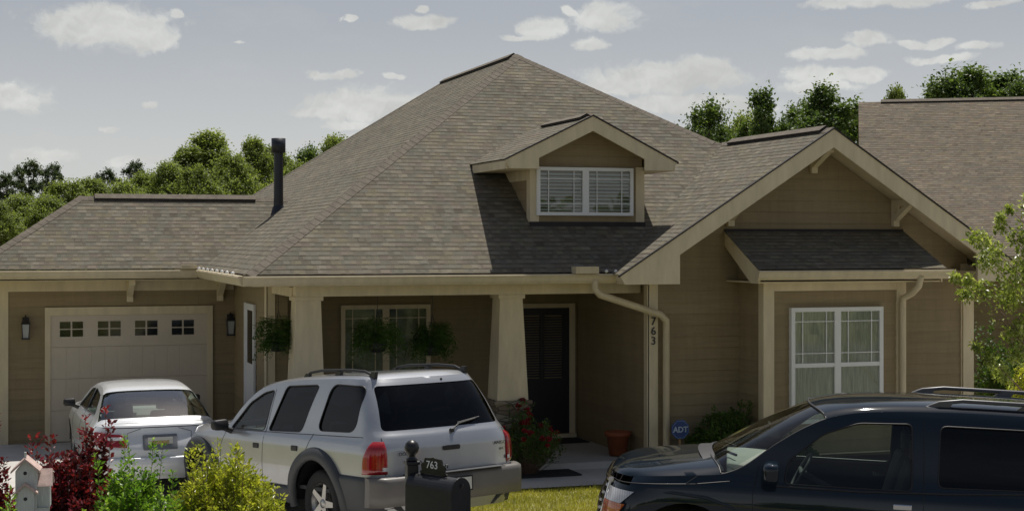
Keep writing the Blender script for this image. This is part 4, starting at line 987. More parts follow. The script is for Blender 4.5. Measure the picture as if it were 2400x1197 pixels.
# birdhouse on a post
def birdhouse():
    c = at(62, 1000, 12.3)
    o = thing('birdhouse', 'weathered white two level birdhouse with pinkish roofs on a post', 'birdhouse', (c.x, 12.3, 0), R(-6))
    S = 1 / (FPX / (12.3 * .9494 + c.x * .3140))            # metres per photo pixel at that distance
    Z = lambda y: EYE + (HOR - y) * S
    X = lambda x: (x - 62) * S
    mb = MB(); mb.prism([(X(37), 0, Z(1190)), (X(86), 0, Z(1190)), (X(86), 0, Z(1103)), (X(59), 0, Z(1078)), (X(37), 0, Z(1103))], (0, .17, 0))
    body = mb.build('upper_house', M_BIRD, o)
    mb = MB(); mb.prism([(X(44), -.05, Z(1240)), (X(80), -.05, Z(1240)), (X(80), -.05, Z(1150)), (X(61), -.05, Z(1133)), (X(44), -.05, Z(1150))], (0, .048, 0)); mb.box(X(40), X(110), .002, .17, Z(1250), Z(1190.5)); lower = mb.build('lower_house', M_BIRD, o)
    mb = MB(); mb.box(X(86.3), X(114), .03, .16, Z(1190), Z(1141)); mb.build('side_wing', M_BIRD, o)
    def roof_(px, top, l, lz, r_, rz_, y0, y1, nm, t=.012):
        mb = MB(); P0 = (X(px), Z(top))
        for (e, z) in ((l, lz), (r_, rz_)):
            a = Vector((P0[0], y0, P0[1])); b = Vector((X(e), y0, Z(z))); n = Vector((0, 0, t * 1.6))
            mb.prism([a, b, b + n, a + n], (0, y1 - y0, 0))
        return mb.build(nm, M_BROOF, o)
    roof_(59, 1078, 27, 1108, 93, 1108, -.03, .19, 'upper_roof'); roof_(60, 1133, 32, 1160, 89, 1156, -.075, .0, 'lower_roof', .01)
    mb = MB(); mb.prism([(X(87), -.0, Z(1140)), (X(121), -.0, Z(1140)), (X(118), .09, Z(1106)), (X(88), .09, Z(1106))], (0, .008, .012)); mb.prism([(X(87), .18, Z(1140)), (X(121), .18, Z(1140)), (X(118), .098, Z(1106)), (X(88), .098, Z(1106))], (0, .008, .012)); mb.build('side_roof', M_BROOF, o)
    for (x, y, yy) in ((59, 1108, -.002), (61, 1166, -.052)):
        mb = MB(); mb.lathe([(.001, 0), (.0135, 0), (.0135, .01)], (X(x), yy, Z(y)), 14, axis='Y'); mb.build('entrance_hole', M_BLK, body if y < 1150 else lower)
    mb = MB(); mb.box(X(57), X(61.5), 0, .02, Z(1078), Z(1059)); mb.build('finial', M_BIRD, o)
    mb = MB(); mb.box(X(55), X(72), .05, .11, 0, Z(1250)); mb.build('post', M_BIRD, o)
birdhouse()

# mailbox
def mailbox():
    c = at(965, 1040, 13.05)
    o = thing('mailbox', 'black mailbox on a turned post with ball finial and number plate', 'mailbox', (c.x, 13.05, 0))
    S = (13.05 * math.cos(YAW) + c.x * math.sin(YAW)) / FPX; Z = lambda y: EYE + (HOR - y) * S
    mb = MB(); mb.lathe([(.001, Z(1030)), (.03, Z(1032)), (.055, Z(1038)), (.066, Z(1048)), (.058, Z(1058)), (.034, Z(1066)), (.028, Z(1070)), (.05, Z(1074)), (.052, Z(1077)), (.03, Z(1080))], (0, 0, 0), 24)
    mb.build('finial', M_BLK, o)
    mb = MB(); mb.box(-.062, .062, -.062, .062, Z(1087), Z(1079)); mb.box(-.05, .05, -.05, .05, 0, Z(1087)); mb.box(-.075, .075, -.075, .075, 0, .25); mb.build('post', M_BLK, o, bevel=.006)
    ax = Vector((.50, -.866, 0)); sd = Vector((.866, .50, 0)); up = Vector((0, 0, 1))
    Wd = .112; zb = Z(1100) - .37; zs = Z(1100) - .13; L0, L1 = .03, .60
    prof = [(-Wd, zb), (Wd, zb)] + [(Wd * math.cos(a), zs + .112 * math.sin(a)) for a in [math.pi * i / 14 for i in range(15)]]
    mb = MB(); base = sd * -.0
    P0 = [base + ax * L0 + sd * u + up * v for u, v in prof]; n = len(prof)
    P1 = [base + ax * (L1 - .03) + sd * u + up * v for u, v in prof]
    mb.add(P0 + P1, [tuple(range(n))[::-1], tuple(range(n, 2 * n))] + [(i, (i + 1) % n, n + (i + 1) % n, n + i) for i in range(n)])
    body = mb.build('box_body', M_GREYBLK, o, bevel=.004)
    pd = [(-Wd - .01, zb - .01), (Wd + .01, zb - .01)] + [((Wd + .01) * math.cos(a), zs + .122 * math.sin(a)) for a in [math.pi * i / 14 for i in range(15)]]
    mb = MB(); mb.prism([base + ax * (L1 - .03) + sd * u + up * v for u, v in pd], ax * .03); mb.tube([base + ax * (L1 + .0) + up * (zs + .06), base + ax * (L1 + .03) + up * (zs + .065), base + ax * (L1 + .0) + up * (zs + .03)], .007, 6)
    mb.build('box_door', M_GREYBLK, o, bevel=.005)
    mb = MB(); mb.tube([base + ax * .10 - up * .0 + up * (zb - .28), base + ax * .36 + up * (zb - .02)], .018, 8); mb.box(-.03, .03, -.03, .03, zb - .32, zb - .2); mb.build('brace', M_BLK, o)
    # number plate standing on top, parallel to the box
    zt = zs + .106; Mx = Matrix.Translation(base + ax * .27 + up * (zt + .085)) @ Matrix(((ax.x, up.x, -sd.x, 0), (ax.y, up.y, -sd.y, 0), (ax.z, up.z, -sd.z, 0), (0, 0, 0, 1)))
    mb = MB(); pl = [(-.14, -.05), (-.15, 0), (-.115, .025), (-.10, .062), (-.03, .066), (0, .075), (.03, .066), (.10, .062), (.115, .025), (.15, 0), (.14, -.05)]
    mb.prism([Mx @ Vector((u, v, -.006)) for u, v in pl], Mx.to_3x3() @ Vector((0, 0, .012)))
    for sx in (-1, 1):
        mb.tube([Mx @ Vector((sx * q[0], q[1], 0)) for q in ((.13, .0), (.16, .03), (.175, .015), (.165, 0))], .006, 6)
        mb.tube([Mx @ Vector((sx * q[0], q[1], 0)) for q in ((.10, -.05), (.12, -.075), (.15, -.08), (.16, -.06))], .008, 6)
    mb.box(-.15, .15, -.075, -.05, -.012, .012, M=Mx)
    pt = mb.build('number_plate', M_BLK, o)
    text('763', .092, M_WHITE, 'digits', Mx @ Matrix.Translation((-.01, .005, .009)), pt, .001, 1.05, .0008)
    # low flap of red flag at the far side
    mb = MB(); mb.box(-.03, .03, .0, .004, -.02, .02, M=Matrix.Translation(base + ax * .47 - sd * .105 + up * (zb + .02))); mb.build('flag', M_RED, o)
mailbox()

# ------------------------------------------------------------------ vehicles
def interp(tab):
    """smooth interpolation of a table [(x, y), ...] (monotone cubic)"""
    xs = [p[0] for p in tab]; ys = [p[1] for p in tab]; n = len(xs)
    d = [(ys[i + 1] - ys[i]) / (xs[i + 1] - xs[i]) for i in range(n - 1)]
    m = [d[0]] + [0 if d[i - 1] * d[i] <= 0 else 2 * d[i - 1] * d[i] / (d[i - 1] + d[i]) for i in range(1, n - 1)] + [d[-1]]
    def f(x):
        if x <= xs[0]: return ys[0]
        if x >= xs[-1]: return ys[-1]
        i = max(k for k in range(n - 1) if xs[k] <= x); h = xs[i + 1] - xs[i]; t = (x - xs[i]) / h
        return ys[i] * (1 + 2 * t) * (1 - t) ** 2 + h * m[i] * t * (1 - t) ** 2 + ys[i + 1] * t * t * (3 - 2 * t) + h * m[i + 1] * t * t * (t - 1)
    return f
def rounded(pts, r, seg=4):
    out = []; n = len(pts)
    for i in range(n):
        p = Vector(pts[i]); a = Vector(pts[i - 1]) - p; b = Vector(pts[(i + 1) % n]) - p
        k = min(r, a.length * .45, b.length * .45); a.normalize(); b.normalize()
        p0 = p + a * k; p1 = p + b * k
        for j in range(seg + 1):
            t = j / seg; q = p0 * (1 - t) ** 2 + p * 2 * t * (1 - t) + p1 * t * t; out.append((q.x, q.y))
    return out
def panel(outer, holes, fmap, xs, zs):
    """flat outline with holes, cut along xs and zs, then laid on the body surface by fmap"""
    polys = [[Vector((x, z, 0)) for x, z in outer]] + [[Vector((x, z, 0)) for x, z in h] for h in holes]
    flat = [p for q in polys for p in q]; tris = tessellate_polygon(polys)
    bm = bmesh.new(); bv = [bm.verts.new(p) for p in flat]
    for t in tris:
        try: bm.faces.new([bv[i] for i in t])
        except ValueError: pass
    bmesh.ops.remove_doubles(bm, verts=bm.verts, dist=1e-5)
    for x in xs: bmesh.ops.bisect_plane(bm, geom=bm.verts[:] + bm.edges[:] + bm.faces[:], plane_co=(x, 0, 0), plane_no=(1, 0, 0), dist=1e-5)
    for z in zs: bmesh.ops.bisect_plane(bm, geom=bm.verts[:] + bm.edges[:] + bm.faces[:], plane_co=(0, z, 0), plane_no=(0, 1, 0), dist=1e-5)
    bmesh.ops.recalc_face_normals(bm, faces=bm.faces)
    bm.verts.ensure_lookup_table(); bm.verts.index_update()
    vs = [fmap(v.co.x, v.co.y) for v in bm.verts]; fs = [tuple(v.index for v in f.verts) for f in bm.faces]
    bm.free(); return vs, fs
def frange(a, b, s): n = max(1, int(round((b - a) / s))); return [a + (b - a) * i / n for i in range(n + 1)]

def orient(vs, fs, d):
    d = Vector(d); out = []
    for f in fs:
        p = [Vector(vs[i]) for i in f]; n = Vector((0, 0, 0))
        for i in range(1, len(p) - 1): n += (p[i] - p[0]).cross(p[i + 1] - p[0])
        if n.length > 1e-9: out.append(tuple(f) if n.dot(d) > 0 else tuple(f)[::-1])
    return out
class Car:
    def __init__(s, **k): s.__dict__.update(k)
    def yh(s, x, z):                                  # half width of the body at length x and height z
        W = s.W(z); xr = s.xr(z); xf = s.xf(z); a = s.ar; n = s.nr
        if x > xr - a: W *= max(0, 1 - min(1, max(0, (x - (xr - a)) / a)) ** n) ** (1 / n)
        if x < xf + s.af: W *= max(0, 1 - min(1, max(0, ((xf + s.af) - x) / s.af)) ** s.nf) ** (1 / s.nf)
        return W
    def xback(s, y, z): return s.xr(z) - s.ar + s.ar * max(0, 1 - min(1, abs(y) / s.W(z)) ** s.nr) ** (1 / s.nr)
    def xfront(s, y, z): return s.xf(z) + s.af - s.af * max(0, 1 - min(1, abs(y) / s.W(z)) ** s.nf) ** (1 / s.nf)
    def split_r(s, z): return s.xback(s.fr * s.W(z), z)
    def split_f(s, z): return s.xfront(s.ff * s.W(z), z)

def build_car(name, label, cat, c, group=None):
    """x runs from the nose (0) to the tail, y to the car's right, z up"""
    o = thing(name, label, cat, group=group)
    xs = frange(.8, c.L - .9, .1) + frange(c.L - .85, c.L, .04) + [i * .05 for i in range(1, 16)]
    zs = frange(.2, 2.0, .05)
    zb = c.z0
    # side outline, clockwise from rear bottom: up the rear split, along the top line forward, down the nose split, along the sill with arches
    zt_r = c.top[-1][1]; zt_f = c.top[0][1]
    out = [(c.split_r(z), z) for z in frange(zb, zt_r, .04)]
    tz = interp(c.top); x0_, x1_ = c.split_f(zt_f), c.split_r(zt_r); N_ = int((x1_ - x0_) / .03)
    out += [(x1_ - (x1_ - x0_) * i / N_, tz(x1_ - (x1_ - x0_) * i / N_)) for i in range(1, N_)]
    out += [(c.split_f(z), z) for z in reversed(frange(zb, zt_f, .04))]
    for (wx, wz, wr) in c.wheels:
        b = math.sqrt(wr * wr - (wz - zb) ** 2) if wr > abs(wz - zb) else wr
        a0 = math.atan2(zb - wz, -b); a1 = math.atan2(zb - wz, b)
        a0 = a0 + 2 * math.pi if a0 < 0 else a0
        for i in range(21):
            a = a0 + (a1 - a0) * i / 20; out.append((wx + wr * math.cos(a), wz + wr * math.sin(a)))
    B = MB()
    for sd_ in (-1, 1):
        vs, fs = panel(out, c.holes, lambda x, z: (x, sd_ * c.yh(x, z), z), xs, zs)
        B.add(vs, orient(vs, fs, (0, sd_, .3)), True)
    # tail panel in (y, z)
    def tail(z): return c.fr * c.W(z)
    zz = frange(zb, zt_r, .04)
    out = [(tail(z), z) for z in zz] + [(-tail(z), z) for z in reversed(zz)]
    ys = frange(-.95, .95, .06)
    vs, fs = panel(out, c.thole, lambda y, z: (c.xback(y, z), y, z), ys, zs); B.add(vs, orient(vs, fs, (1, 0, .3)), True)
    # nose panel
    zz = frange(zb, zt_f, .04)
    out = [(c.ff * c.W(z), z) for z in zz] + [(-c.ff * c.W(z), z) for z in reversed(zz)]
    vs, fs = panel(out, c.nhole, lambda y, z: (c.xfront(y, z), y, z), ys, zs); B.add(vs, orient(vs, fs, (-1, 0, .3)), True)
    topz = interp(c.top)
    def deck(x0, x1, f0, f1, crown, n=28, m=22, pw=2.6):
        """surface between two cross curves f0(v), f1(v) -> (x, z); its edges lie on the side panels"""
        vs = []
        for i in range(n + 1):
            t = i / n; xe = x0 + (x1 - x0) * t; ze = topz(xe); ye = c.yh(xe, ze)
            o0 = f0; o1 = f1
            for j in range(m + 1):
                v = -1 + 2 * j / m; v = math.copysign(abs(v) ** .75, v) if v else 0
                dx = (o0(v) * (1 - t) + o1(v) * t)
                vs.append((xe + dx, v * ye, ze + crown(t) * (1 - abs(v) ** pw) ** (1 / pw) if abs(v) < 1 else ze))
        B.add(vs, orient(vs, [(i * (m + 1) + j, i * (m + 1) + j + 1, (i + 1) * (m + 1) + j + 1, (i + 1) * (m + 1) + j) for i in range(n) for j in range(m)], (0, 0, 1)), True)
        return vs, n, m
    zf = zt_f; xsf = c.split_f(zf)
    nose = lambda v: c.xfront(v * c.ff * c.W(zf), zf) - xsf
    cowl = lambda v: -c.cowl_bow * (1 - abs(v) ** 2)
    deck(xsf, c.x_cowl, nose, cowl, c.hood_crown, pw=getattr(c, 'hood_pw', 2.6))
    wtop = lambda v: -c.wtop_bow * (1 - abs(v) ** 2)
    # roof
    xr0 = c.x_wtop; zr = zt_r
    if c.deck:                                       # three box car: roof, rear window, boot lid
        rb = lambda v: c.rb_bow * (1 - abs(v) ** 2); rd = lambda v: c.rd_bow * (1 - abs(v) ** 2)
        roofv = deck(xr0, c.x_rtop, wtop, rb, c.roof_crown)
        xsr = c.split_r(zr); tl = lambda v: c.xback(v * c.fr * c.W(zr), zr) - xsr
        deck(c.x_deck, xsr, rd, tl, c.deck_crown)
    else:
        xsr = c.split_r(zr); tl = lambda v: c.xback(v * c.fr * c.W(zr), zr) - xsr
        roofv = deck(xr0, xsr, wtop, tl, c.roof_crown)
    body = B.build('body', c.paint, o, recalc=False, smooth=True)
    bm = bmesh.new(); bm.from_mesh(body.data); bmesh.ops.remove_doubles(bm, verts=bm.verts, dist=.0025)
    bm.to_mesh(body.data); bm.free()
    body.data.set_sharp_from_angle(angle=R(38))
    pass
    # windscreen and rear screen between their two cross curves
    def screen(nm, xa, xb, fa, fb, cra, crb, m_, inset=.012, n=10, m=16, side_in=.03):
        vs = []; pw = 2.6
        for i in range(n + 1):
            t = i / n
            for j in range(m + 1):
                v = -1 + 2 * j / m
                za, zb_ = topz(xa), topz(xb); ya, yb = c.yh(xa, za) - side_in, c.yh(xb, zb_) - side_in
                cr = lambda q: (1 - abs(v) ** pw) ** (1 / pw) * q if abs(v) < 1 else 0
                bulge = math.sin(math.pi * t) * c.glass_bulge
                A = Vector((xa + fa(v), v * ya, za + cr(cra))); Bq = Vector((xb + fb(v), v * yb, zb_ + cr(crb)))
                p = A.lerp(Bq, t); nrm = Vector((-(Bq.z - A.z), 0, Bq.x - A.x)); nrm = nrm.normalized() if nrm.length else nrm
                if nrm.z < 0: nrm = -nrm
                vs.append(p + nrm * (bulge - inset))
        q = MB(); q.add(vs, [(i * (m + 1) + j, i * (m + 1) + j + 1, (i + 1) * (m + 1) + j + 1, (i + 1) * (m + 1) + j) for i in range(n) for j in range(m)], True)
        return q.build(nm, m_, o)
    q = MB(); vs = []
    xs_ = frange(c.x_cowl, c.x_wtop, .05)
    for sd_ in (-1, 1): q.tube([(x, sd_ * (c.yh(x, topz(x)) - .010), topz(x) - .004) for x in xs_], .011, 5)
    for xa, fa, cr in ((c.x_cowl, cowl, c.hood_crown(1)), (c.x_wtop, wtop, c.roof_crown(0))):
        za = topz(xa); ya = c.yh(xa, za) - .012
        q.tube([(xa + fa(v), v * ya, za - .004 + cr * (1 - abs(v) ** 2.6) ** (1 / 2.6)) for v in [-.999 + 1.998 * i / 24 for i in range(25)]], .010, 5)
    q.build('windscreen_seal', M_BLKP, o)
    screen('windscreen', c.x_cowl, c.x_wtop, cowl, wtop, c.hood_crown(1), c.roof_crown(0), M_GT_CLR)
    if c.deck: screen('rear_window', c.x_rtop, c.x_deck, rb, rd, c.roof_crown(1), c.deck_crown(0), c.rglass)
    # side and tail glass: panes a little larger than their openings, just inside the skin
    for i, h in enumerate(c.holes):
        cx = sum(p[0] for p in h) / len(h); cz_ = sum(p[1] for p in h) / len(h)
        g = [(cx + (x - cx) * 1.03, cz_ + (z - cz_) * 1.03) for x, z in h]
        for sd_ in (-1, 1):
            vs, fs = panel(g, [], lambda x, z: (x, sd_ * (c.yh(x, z) - .014), z), xs, zs); q = MB(); q.add(vs, fs, True); q.build('side_window', c.glass[i], o)
            # rubber seal round the opening
            ring = [Vector((x, sd_ * (c.yh(x, z) - .001), z)) for x, z in h]; q2 = MB(); q2.tube(ring + [ring[0]], .008, 4, False); q2.build('window_seal', M_BLKP, o)
    for h in c.thole:
        cy = 0; cz_ = sum(p[1] for p in h) / len(h); g = [(y * 1.03, cz_ + (z - cz_) * 1.03) for y, z in h]
        vs, fs = panel(g, [], lambda y, z: (c.xback(y, z) - .012, y, z), ys, zs); q = MB(); q.add(vs, fs, True); q.build('rear_window', c.tglass, o)
    # wheels
    for (wx, wz, wr) in c.wheels:
        for sd_ in (-1, 1):
            r0 = wz; yw = c.W(.5) - .035; M0 = Matrix.Translation((wx, sd_ * yw, wz)); tw = .21
            q = MB(); q.lathe([(r0 * .62, -.02), (r0 * .70, .0), (r0 * .93, -.004), (r0 * .99, -.03), (r0, -.06), (r0, -tw + .05), (r0 * .98, -tw + .02), (r0 * .7, -tw)], (0, 0, 0), 36, 'Y', M=M0 @ Matrix.Diagonal((1, sd_, 1, 1)))
            ty = q.build('wheel', M_RUB, o)
            q = MB(); q.lathe([(r0 * .64, -.01), (r0 * .64, -.03), (r0 * .58, -.05), (r0 * .56, -.14)], (0, 0, 0), 36, 'Y', M=M0 @ Matrix.Diagonal((1, sd_, 1, 1)))
            q.lathe([(.001, -.02), (r0 * .13, -.02), (r0 * .17, -.05)], (0, 0, 0), 16, 'Y', M=M0 @ Matrix.Diagonal((1, sd_, 1, 1)))
            for k in range(5):
                Mk = M0 @ Matrix.Diagonal((1, sd_, 1, 1)) @ Matrix.Rotation(2 * math.pi * k / 5 + .3, 4, 'Y')
                q.prism([Mk @ Vector(p) for p in ((-r0 * .11, -.028, r0 * .1), (r0 * .11, -.028, r0 * .1), (r0 * .075, -.018, r0 * .6), (-r0 * .075, -.018, r0 * .6))], (0, sd_ * -.03, 0))
            q.build('rim', M_RIM, ty)
            q = MB(); q.lathe([(.001, -.13), (r0 * .56, -.13)], (0, 0, 0), 24, 'Y', M=M0 @ Matrix.Diagonal((1, sd_, 1, 1))); q.build('brake_disc', M_BLKP, ty)
    # underbody, wheel wells, cabin tub
    q = MB(); q.box(c.xf(.5) + .25, c.xr(.5) - .25, -c.W(.5) + .27, c.W(.5) - .27, c.z0 + .02, .62)
    for (wx, wz, wr) in c.wheels:
        for sd_ in (-1, 1):
            pts = [(wx + (wr + .015) * math.cos(a), wz + (wr + .015) * math.sin(a)) for a in [math.pi * i / 14 for i in range(15)]]
            q.add([(x, sd_ * (c.W(.5) - .03), z) for x, z in pts] + [(x, sd_ * (c.W(.5) - .30), z) for x, z in pts], [(i, i + 1, 16 + i, 15 + i) for i in range(14)])
    q.build('underbody', M_BLKP, o)
    q = MB(); q.box(c.x_cowl + .1, c.xr(.8) - .12, -c.W(1) + .07, c.W(1) - .07, .5, .54); q.build('cabin_floor', M_INT, o)
    q = MB(); dz_ = c.dash; q.prism([(c.x_cowl + .05, -c.W(1) + .12, .55), (c.x_cowl + .05, -c.W(1) + .12, dz_), (c.x_cowl + .45, -c.W(1) + .12, dz_ + .01), (c.x_cowl + .58, -c.W(1) + .12, dz_ - .1), (c.x_cowl + .5, -c.W(1) + .12, .55)], (0, 2 * c.W(1) - .24, 0)); q.build('dashboard', c.int_dash, o, bevel=.02)
    q = MB(); wx_, wy_, wz_ = c.x_cowl + .72, -.37, dz_ - .02
    Mw = Matrix.Translation((wx_, wy_, wz_)) @ Matrix.Rotation(R(-62), 4, 'Y')
    ring = [Mw @ Vector((.185 * math.cos(a), .185 * math.sin(a), 0)) for a in [2 * math.pi * i / 24 for i in range(25)]]
    q.tube(ring, .014, 6, False); q.tube([Mw @ Vector((0, -.17, 0)), Mw @ Vector((0, .17, 0))], .02, 6); q.tube([Mw @ Vector((0, 0, 0)), Mw @ Vector((0, 0, -.3))], .03, 6); q.build('steering_wheel', M_INT, o)
    for xx in c.seats:
        for yy in (-.36, .36):
            q = MB(); h_ = c.seat_h
            q.box(xx - .5, xx, yy - .25, yy + .25, .55, .55 + .18)
            q.prism([(xx - .06, yy - .24, .65), (xx + .08, yy - .24, .65), (xx + .24, yy - .2, h_), (xx + .12, yy - .2, h_)], (0, .46, 0))
            q.box(xx + .15, xx + .25, yy - .13, yy + .13, h_ + .02, h_ + .2); q.build('seat', c.seat_m, o, bevel=.03)
    q = MB(); mx = c.x_cowl + .42; q.box(mx, mx + .02, -.12, .12, c.mirz, c.mirz + .06); q.build('inner_mirror', M_BLKP, o)
    return o, body
def surf_lamp(c, o, poly, m_, name, side='tail', proud=.012, parent=None, depth=.02, sds=(-1, 1)):
    """a lens following the body skin; poly in (y,z) of the tail or (x,z) of the side"""
    obs = []
    for sd_ in sds:
        if side == 'tail': fm = lambda y, z: (c.xback(y, z) + proud, sd_ * y, z)
        elif side == 'nose': fm = lambda y, z: (c.xfront(y, z) - proud, sd_ * y, z)
        else: fm = lambda x, z: (x, sd_ * (c.yh(x, z) + proud), z)
        vs, fs = panel(poly, [], fm, frange(-1, 5.5, .04), frange(.2, 2, .04)); q = MB(); q.add(vs, fs, True); l = q.build(name, m_, parent or o)
        s_ = l.modifiers.new('thickness', 'SOLIDIFY'); s_.thickness = depth; s_.offset = 0
        obs.append(l)
    return obs
def corner_lamp(c, o, s0, s1, z0, z1, m_, name, shape, proud=.012, sds=(-1, 1)):
    """lens wrapping round the rear corner; s runs from the side (negative) round to the tail (positive), metres along the skin"""
    def pt(s, z):
        # walk along the plan contour at height z from the split point
        ys = c.fr * c.W(z)
        if s >= 0: y = ys - s; return Vector((c.xback(y, z), y, z))
        x = c.split_r(z) + s; return Vector((x, c.yh(x, z), z))
    for sd_ in sds:
        vs = []; n = 16; m = 14
        for i in range(n + 1):
            t = i / n; z = z0 + (z1 - z0) * t; a, b = shape(t)
            for j in range(m + 1):
                u = j / m; s = (s0 + (s1 - s0) * (a + (b - a) * u)); p = pt(s, z)
                e = .02; t1 = (pt(s + e, z) - pt(s - e, z)).normalized(); nn = Vector((t1.y, -t1.x, 0)); nn = nn if nn.x > 0 or nn.y > 0 else -nn
                edge = min(1, min(u, 1 - u) * 6, min(t, 1 - t) * 8); p = p + nn * (proud * edge ** .5 + .002)
                vs.append(Vector((p.x, sd_ * p.y, p.z)))
        q = MB(); q.add(vs, [(i * (m + 1) + j, i * (m + 1) + j + 1, (i + 1) * (m + 1) + j + 1, (i + 1) * (m + 1) + j) for i in range(n) for j in range(m)], True)
        q.build(name, m_, o)
def seam(c, o, pts, side='side', sds=(-1, 1), w_=.004, name='panel_gap', m_=None, r=.0035):
    for sd_ in sds:
        f = (lambda x, z: Vector((x, sd_ * (c.yh(x, z) + .0), z))) if side == 'side' else (lambda y, z: Vector((c.xback(y, z) + .0, sd_ * y, z)))
        fine = []
        for i in range(len(pts) - 1):
            for k in range(8): fine.append((pts[i][0] + (pts[i + 1][0] - pts[i][0]) * k / 8, pts[i][1] + (pts[i + 1][1] - pts[i][1]) * k / 8))
        fine.append(pts[-1]); q = MB(); q.tube([f(*p) for p in fine], r, 4, False); q.build(name, m_ or M_BLKP, o)
def mirror(c, o, x, z, m_, sz=1.0, sds=(-1, 1)):
    for sd_ in sds:
        y = c.yh(x, z); q = MB()
        Mm = Matrix.Translation((x - .02, sd_ * (y + .15), z + .065)) @ Matrix.Diagonal((1, sd_, 1, 1))
        sec = lambda k, dx: [Mm @ Vector((dx, a * k * sz, b * k * sz)) for a, b in rounded([(-.10, -.065), (.10, -.055), (.105, .06), (-.09, .07)], .04)]
        st_ = [sec(.55, -.075), sec(.85, -.06), sec(1.0, -.02), sec(1.0, .045), sec(.9, .06)]; n_ = len(st_[0])
        q.add([p for t_ in st_ for p in t_], [(i * n_ + j, i * n_ + (j + 1) % n_, (i + 1) * n_ + (j + 1) % n_, (i + 1) * n_ + j) for i in range(4) for j in range(n_)] + [tuple(range(n_)), tuple(range(4 * n_, 5 * n_))], True)
        q.tube([(x, sd_ * (y - .02), z - .02), (x, sd_ * (y + .06), z + .01), (x, sd_ * (y + .11), z + .03)], [.04, .032, .03], 8)
        q.build('wing_mirror', m_, o)
def place(o, X, Y, Zg, head, pitch, xa, s=1.0):
    """xa: x of the rear axle, standing at (X, Y, Zg); head clockwise from +Y; pitch nose down"""
    f = Vector((math.sin(head) * math.cos(pitch), math.cos(head) * math.cos(pitch), -math.sin(pitch))); r_ = Vector((math.cos(head), -math.sin(head), 0)); u = r_.cross(f)
    M = Matrix(((-f.x, r_.x, u.x, 0), (-f.y, r_.y, u.y, 0), (-f.z, r_.z, u.z, 0), (0, 0, 0, 1)))
    o.matrix_world = Matrix.Translation((X, Y, Zg)) @ M @ Matrix.Translation((-xa * s, 0, 0)) @ Matrix.Scale(s, 4)

# silver utility vehicle ------------------------------------------------
A = Car(L=4.9, z0=.32, ar=.42, nr=4.0, fr=.955, af=.75, nf=2.6, ff=.86,
    W=interp([(.2, .87), (.45, .93), (.75, .962), (.95, .955), (1.05, .935), (1.12, .90), (1.18, .88), (1.4, .82), (1.62, .752), (1.72, .715), (1.80, .665)]),
    xr=interp([(.2, 4.80), (.7, 4.84), (1.0, 4.84), (1.13, 4.80), (1.2, 4.745), (1.45, 4.61), (1.68, 4.45), (1.74, 4.40)]),
    xf=interp([(.2, .02), (.6, .0), (.8, .05), (1.0, .22)]),
    top=[(.0, .90), (.5, .985), (1.0, 1.03), (1.38, 1.065), (1.50, 1.12), (1.72, 1.32), (1.92, 1.47), (2.10, 1.565), (2.3, 1.62), (2.65, 1.67), (3.3, 1.715), (4.0, 1.735), (4.3, 1.735)],
    wheels=[(.83, .37, .47), (3.62, .37, .50)], x_cowl=1.38, cowl_bow=.10, x_wtop=2.12, wtop_bow=.10, deck=False, glass_bulge=.02,
    hood_crown=lambda t: .11 * min(1, t * 5) ** .5, roof_crown=lambda t: .055 * min(1, (1 - t) * 12) ** .5,
    holes=[rounded([(1.60, 1.10), (2.40, 1.11), (2.44, 1.572), (2.22, 1.535), (1.94, 1.41)], .05), rounded([(2.49, 1.115), (3.22, 1.135), (3.40, 1.655), (2.70, 1.622)], .06), rounded([(3.55, 1.165), (4.31, 1.185), (4.34, 1.665), (3.67, 1.67)], .12, 6)],
    glass=[M_GT_CLR, M_GT_DARK, M_GT_DARK], tglass=M_GT_DARK,
    thole=[rounded([(-.765, 1.205), (.765, 1.205), (.665, 1.665), (-.665, 1.665)], .05)],
    nhole=[], paint=M_SILV, int_dash=M_INT, seats=(2.35, 3.2), seat_h=1.2, seat_m=M_INT, mirz=1.42, dash=1.06)
suv, body = build_car('sport_utility_vehicle', 'silver sport utility vehicle with roof rails and tinted rear glass, parked in the driveway', 'car', A)
corner_lamp(A, suv, -.13, .135, .765, 1.105, M_RED, 'tail_light', lambda t: (.0 + .46 * t ** 3.2, 1.0 - .22 * t ** 4), .022)
for sd_ in (-1, 1):
    q = MB(); yy = A.fr * A.W(.82)
    q.add([Vector((A.xback(yy - s, z) + .027, sd_ * (yy - s), z)) for z in (.80, .84) for s in (.0, .04, .08, .13)], [(0, 1, 5, 4), (1, 2, 6, 5), (2, 3, 7, 6)]); q.build('reverse_light', M_CLR, suv)
    # bumper with rounded end caps, wrapping round the corner onto the side
for nm, z0, z1, mm, pr0 in (('rear_bumper', .42, .72, M_BUMP, .085),):
    q = MB(); n = 44; vs = []
    prof = [(.0, .73), (.55, .745), (.95, .725), (1.0, .68), (.98, .55), (.9, .44), (.0, .42)]
    path = []
    for i in range(n + 1):
        t = -1 + 2 * i / n; y = t * .985; a = abs(t)
        xx = 4.88 + .05 * (1 - a ** 3) if a < .9 else 4.88 + .05 * (1 - a ** 3) - .16 * ((a - .9) / .1) ** 2
        path.append((xx, y * 1.0))
    for (x, y) in path:
        for (o_, z) in prof: vs.append((x - .13 + o_ * .15, y * (1 if o_ > .5 else .97), z))
    m = len(prof); q.add(vs, [(i * m + j, i * m + j + 1, (i + 1) * m + j + 1, (i + 1) * m + j) for i in range(n) for j in range(m - 1)], True)
    q.add(vs[:m], [tuple(range(m))]); q.add(vs[-m:], [tuple(range(m))])
    bp_ = q.build(nm, mm, suv)
q = MB()
for i in range(1): q.box(4.80, 4.99, -.62, .62, .742, .752)
q.build('step_pad', M_PLAST, bp_, bevel=.004)
q = MB(); q.box(4.975, 4.99, -.17, .17, .53, .69); pr_l = q.build('plate_recess', M_BLKP, suv)
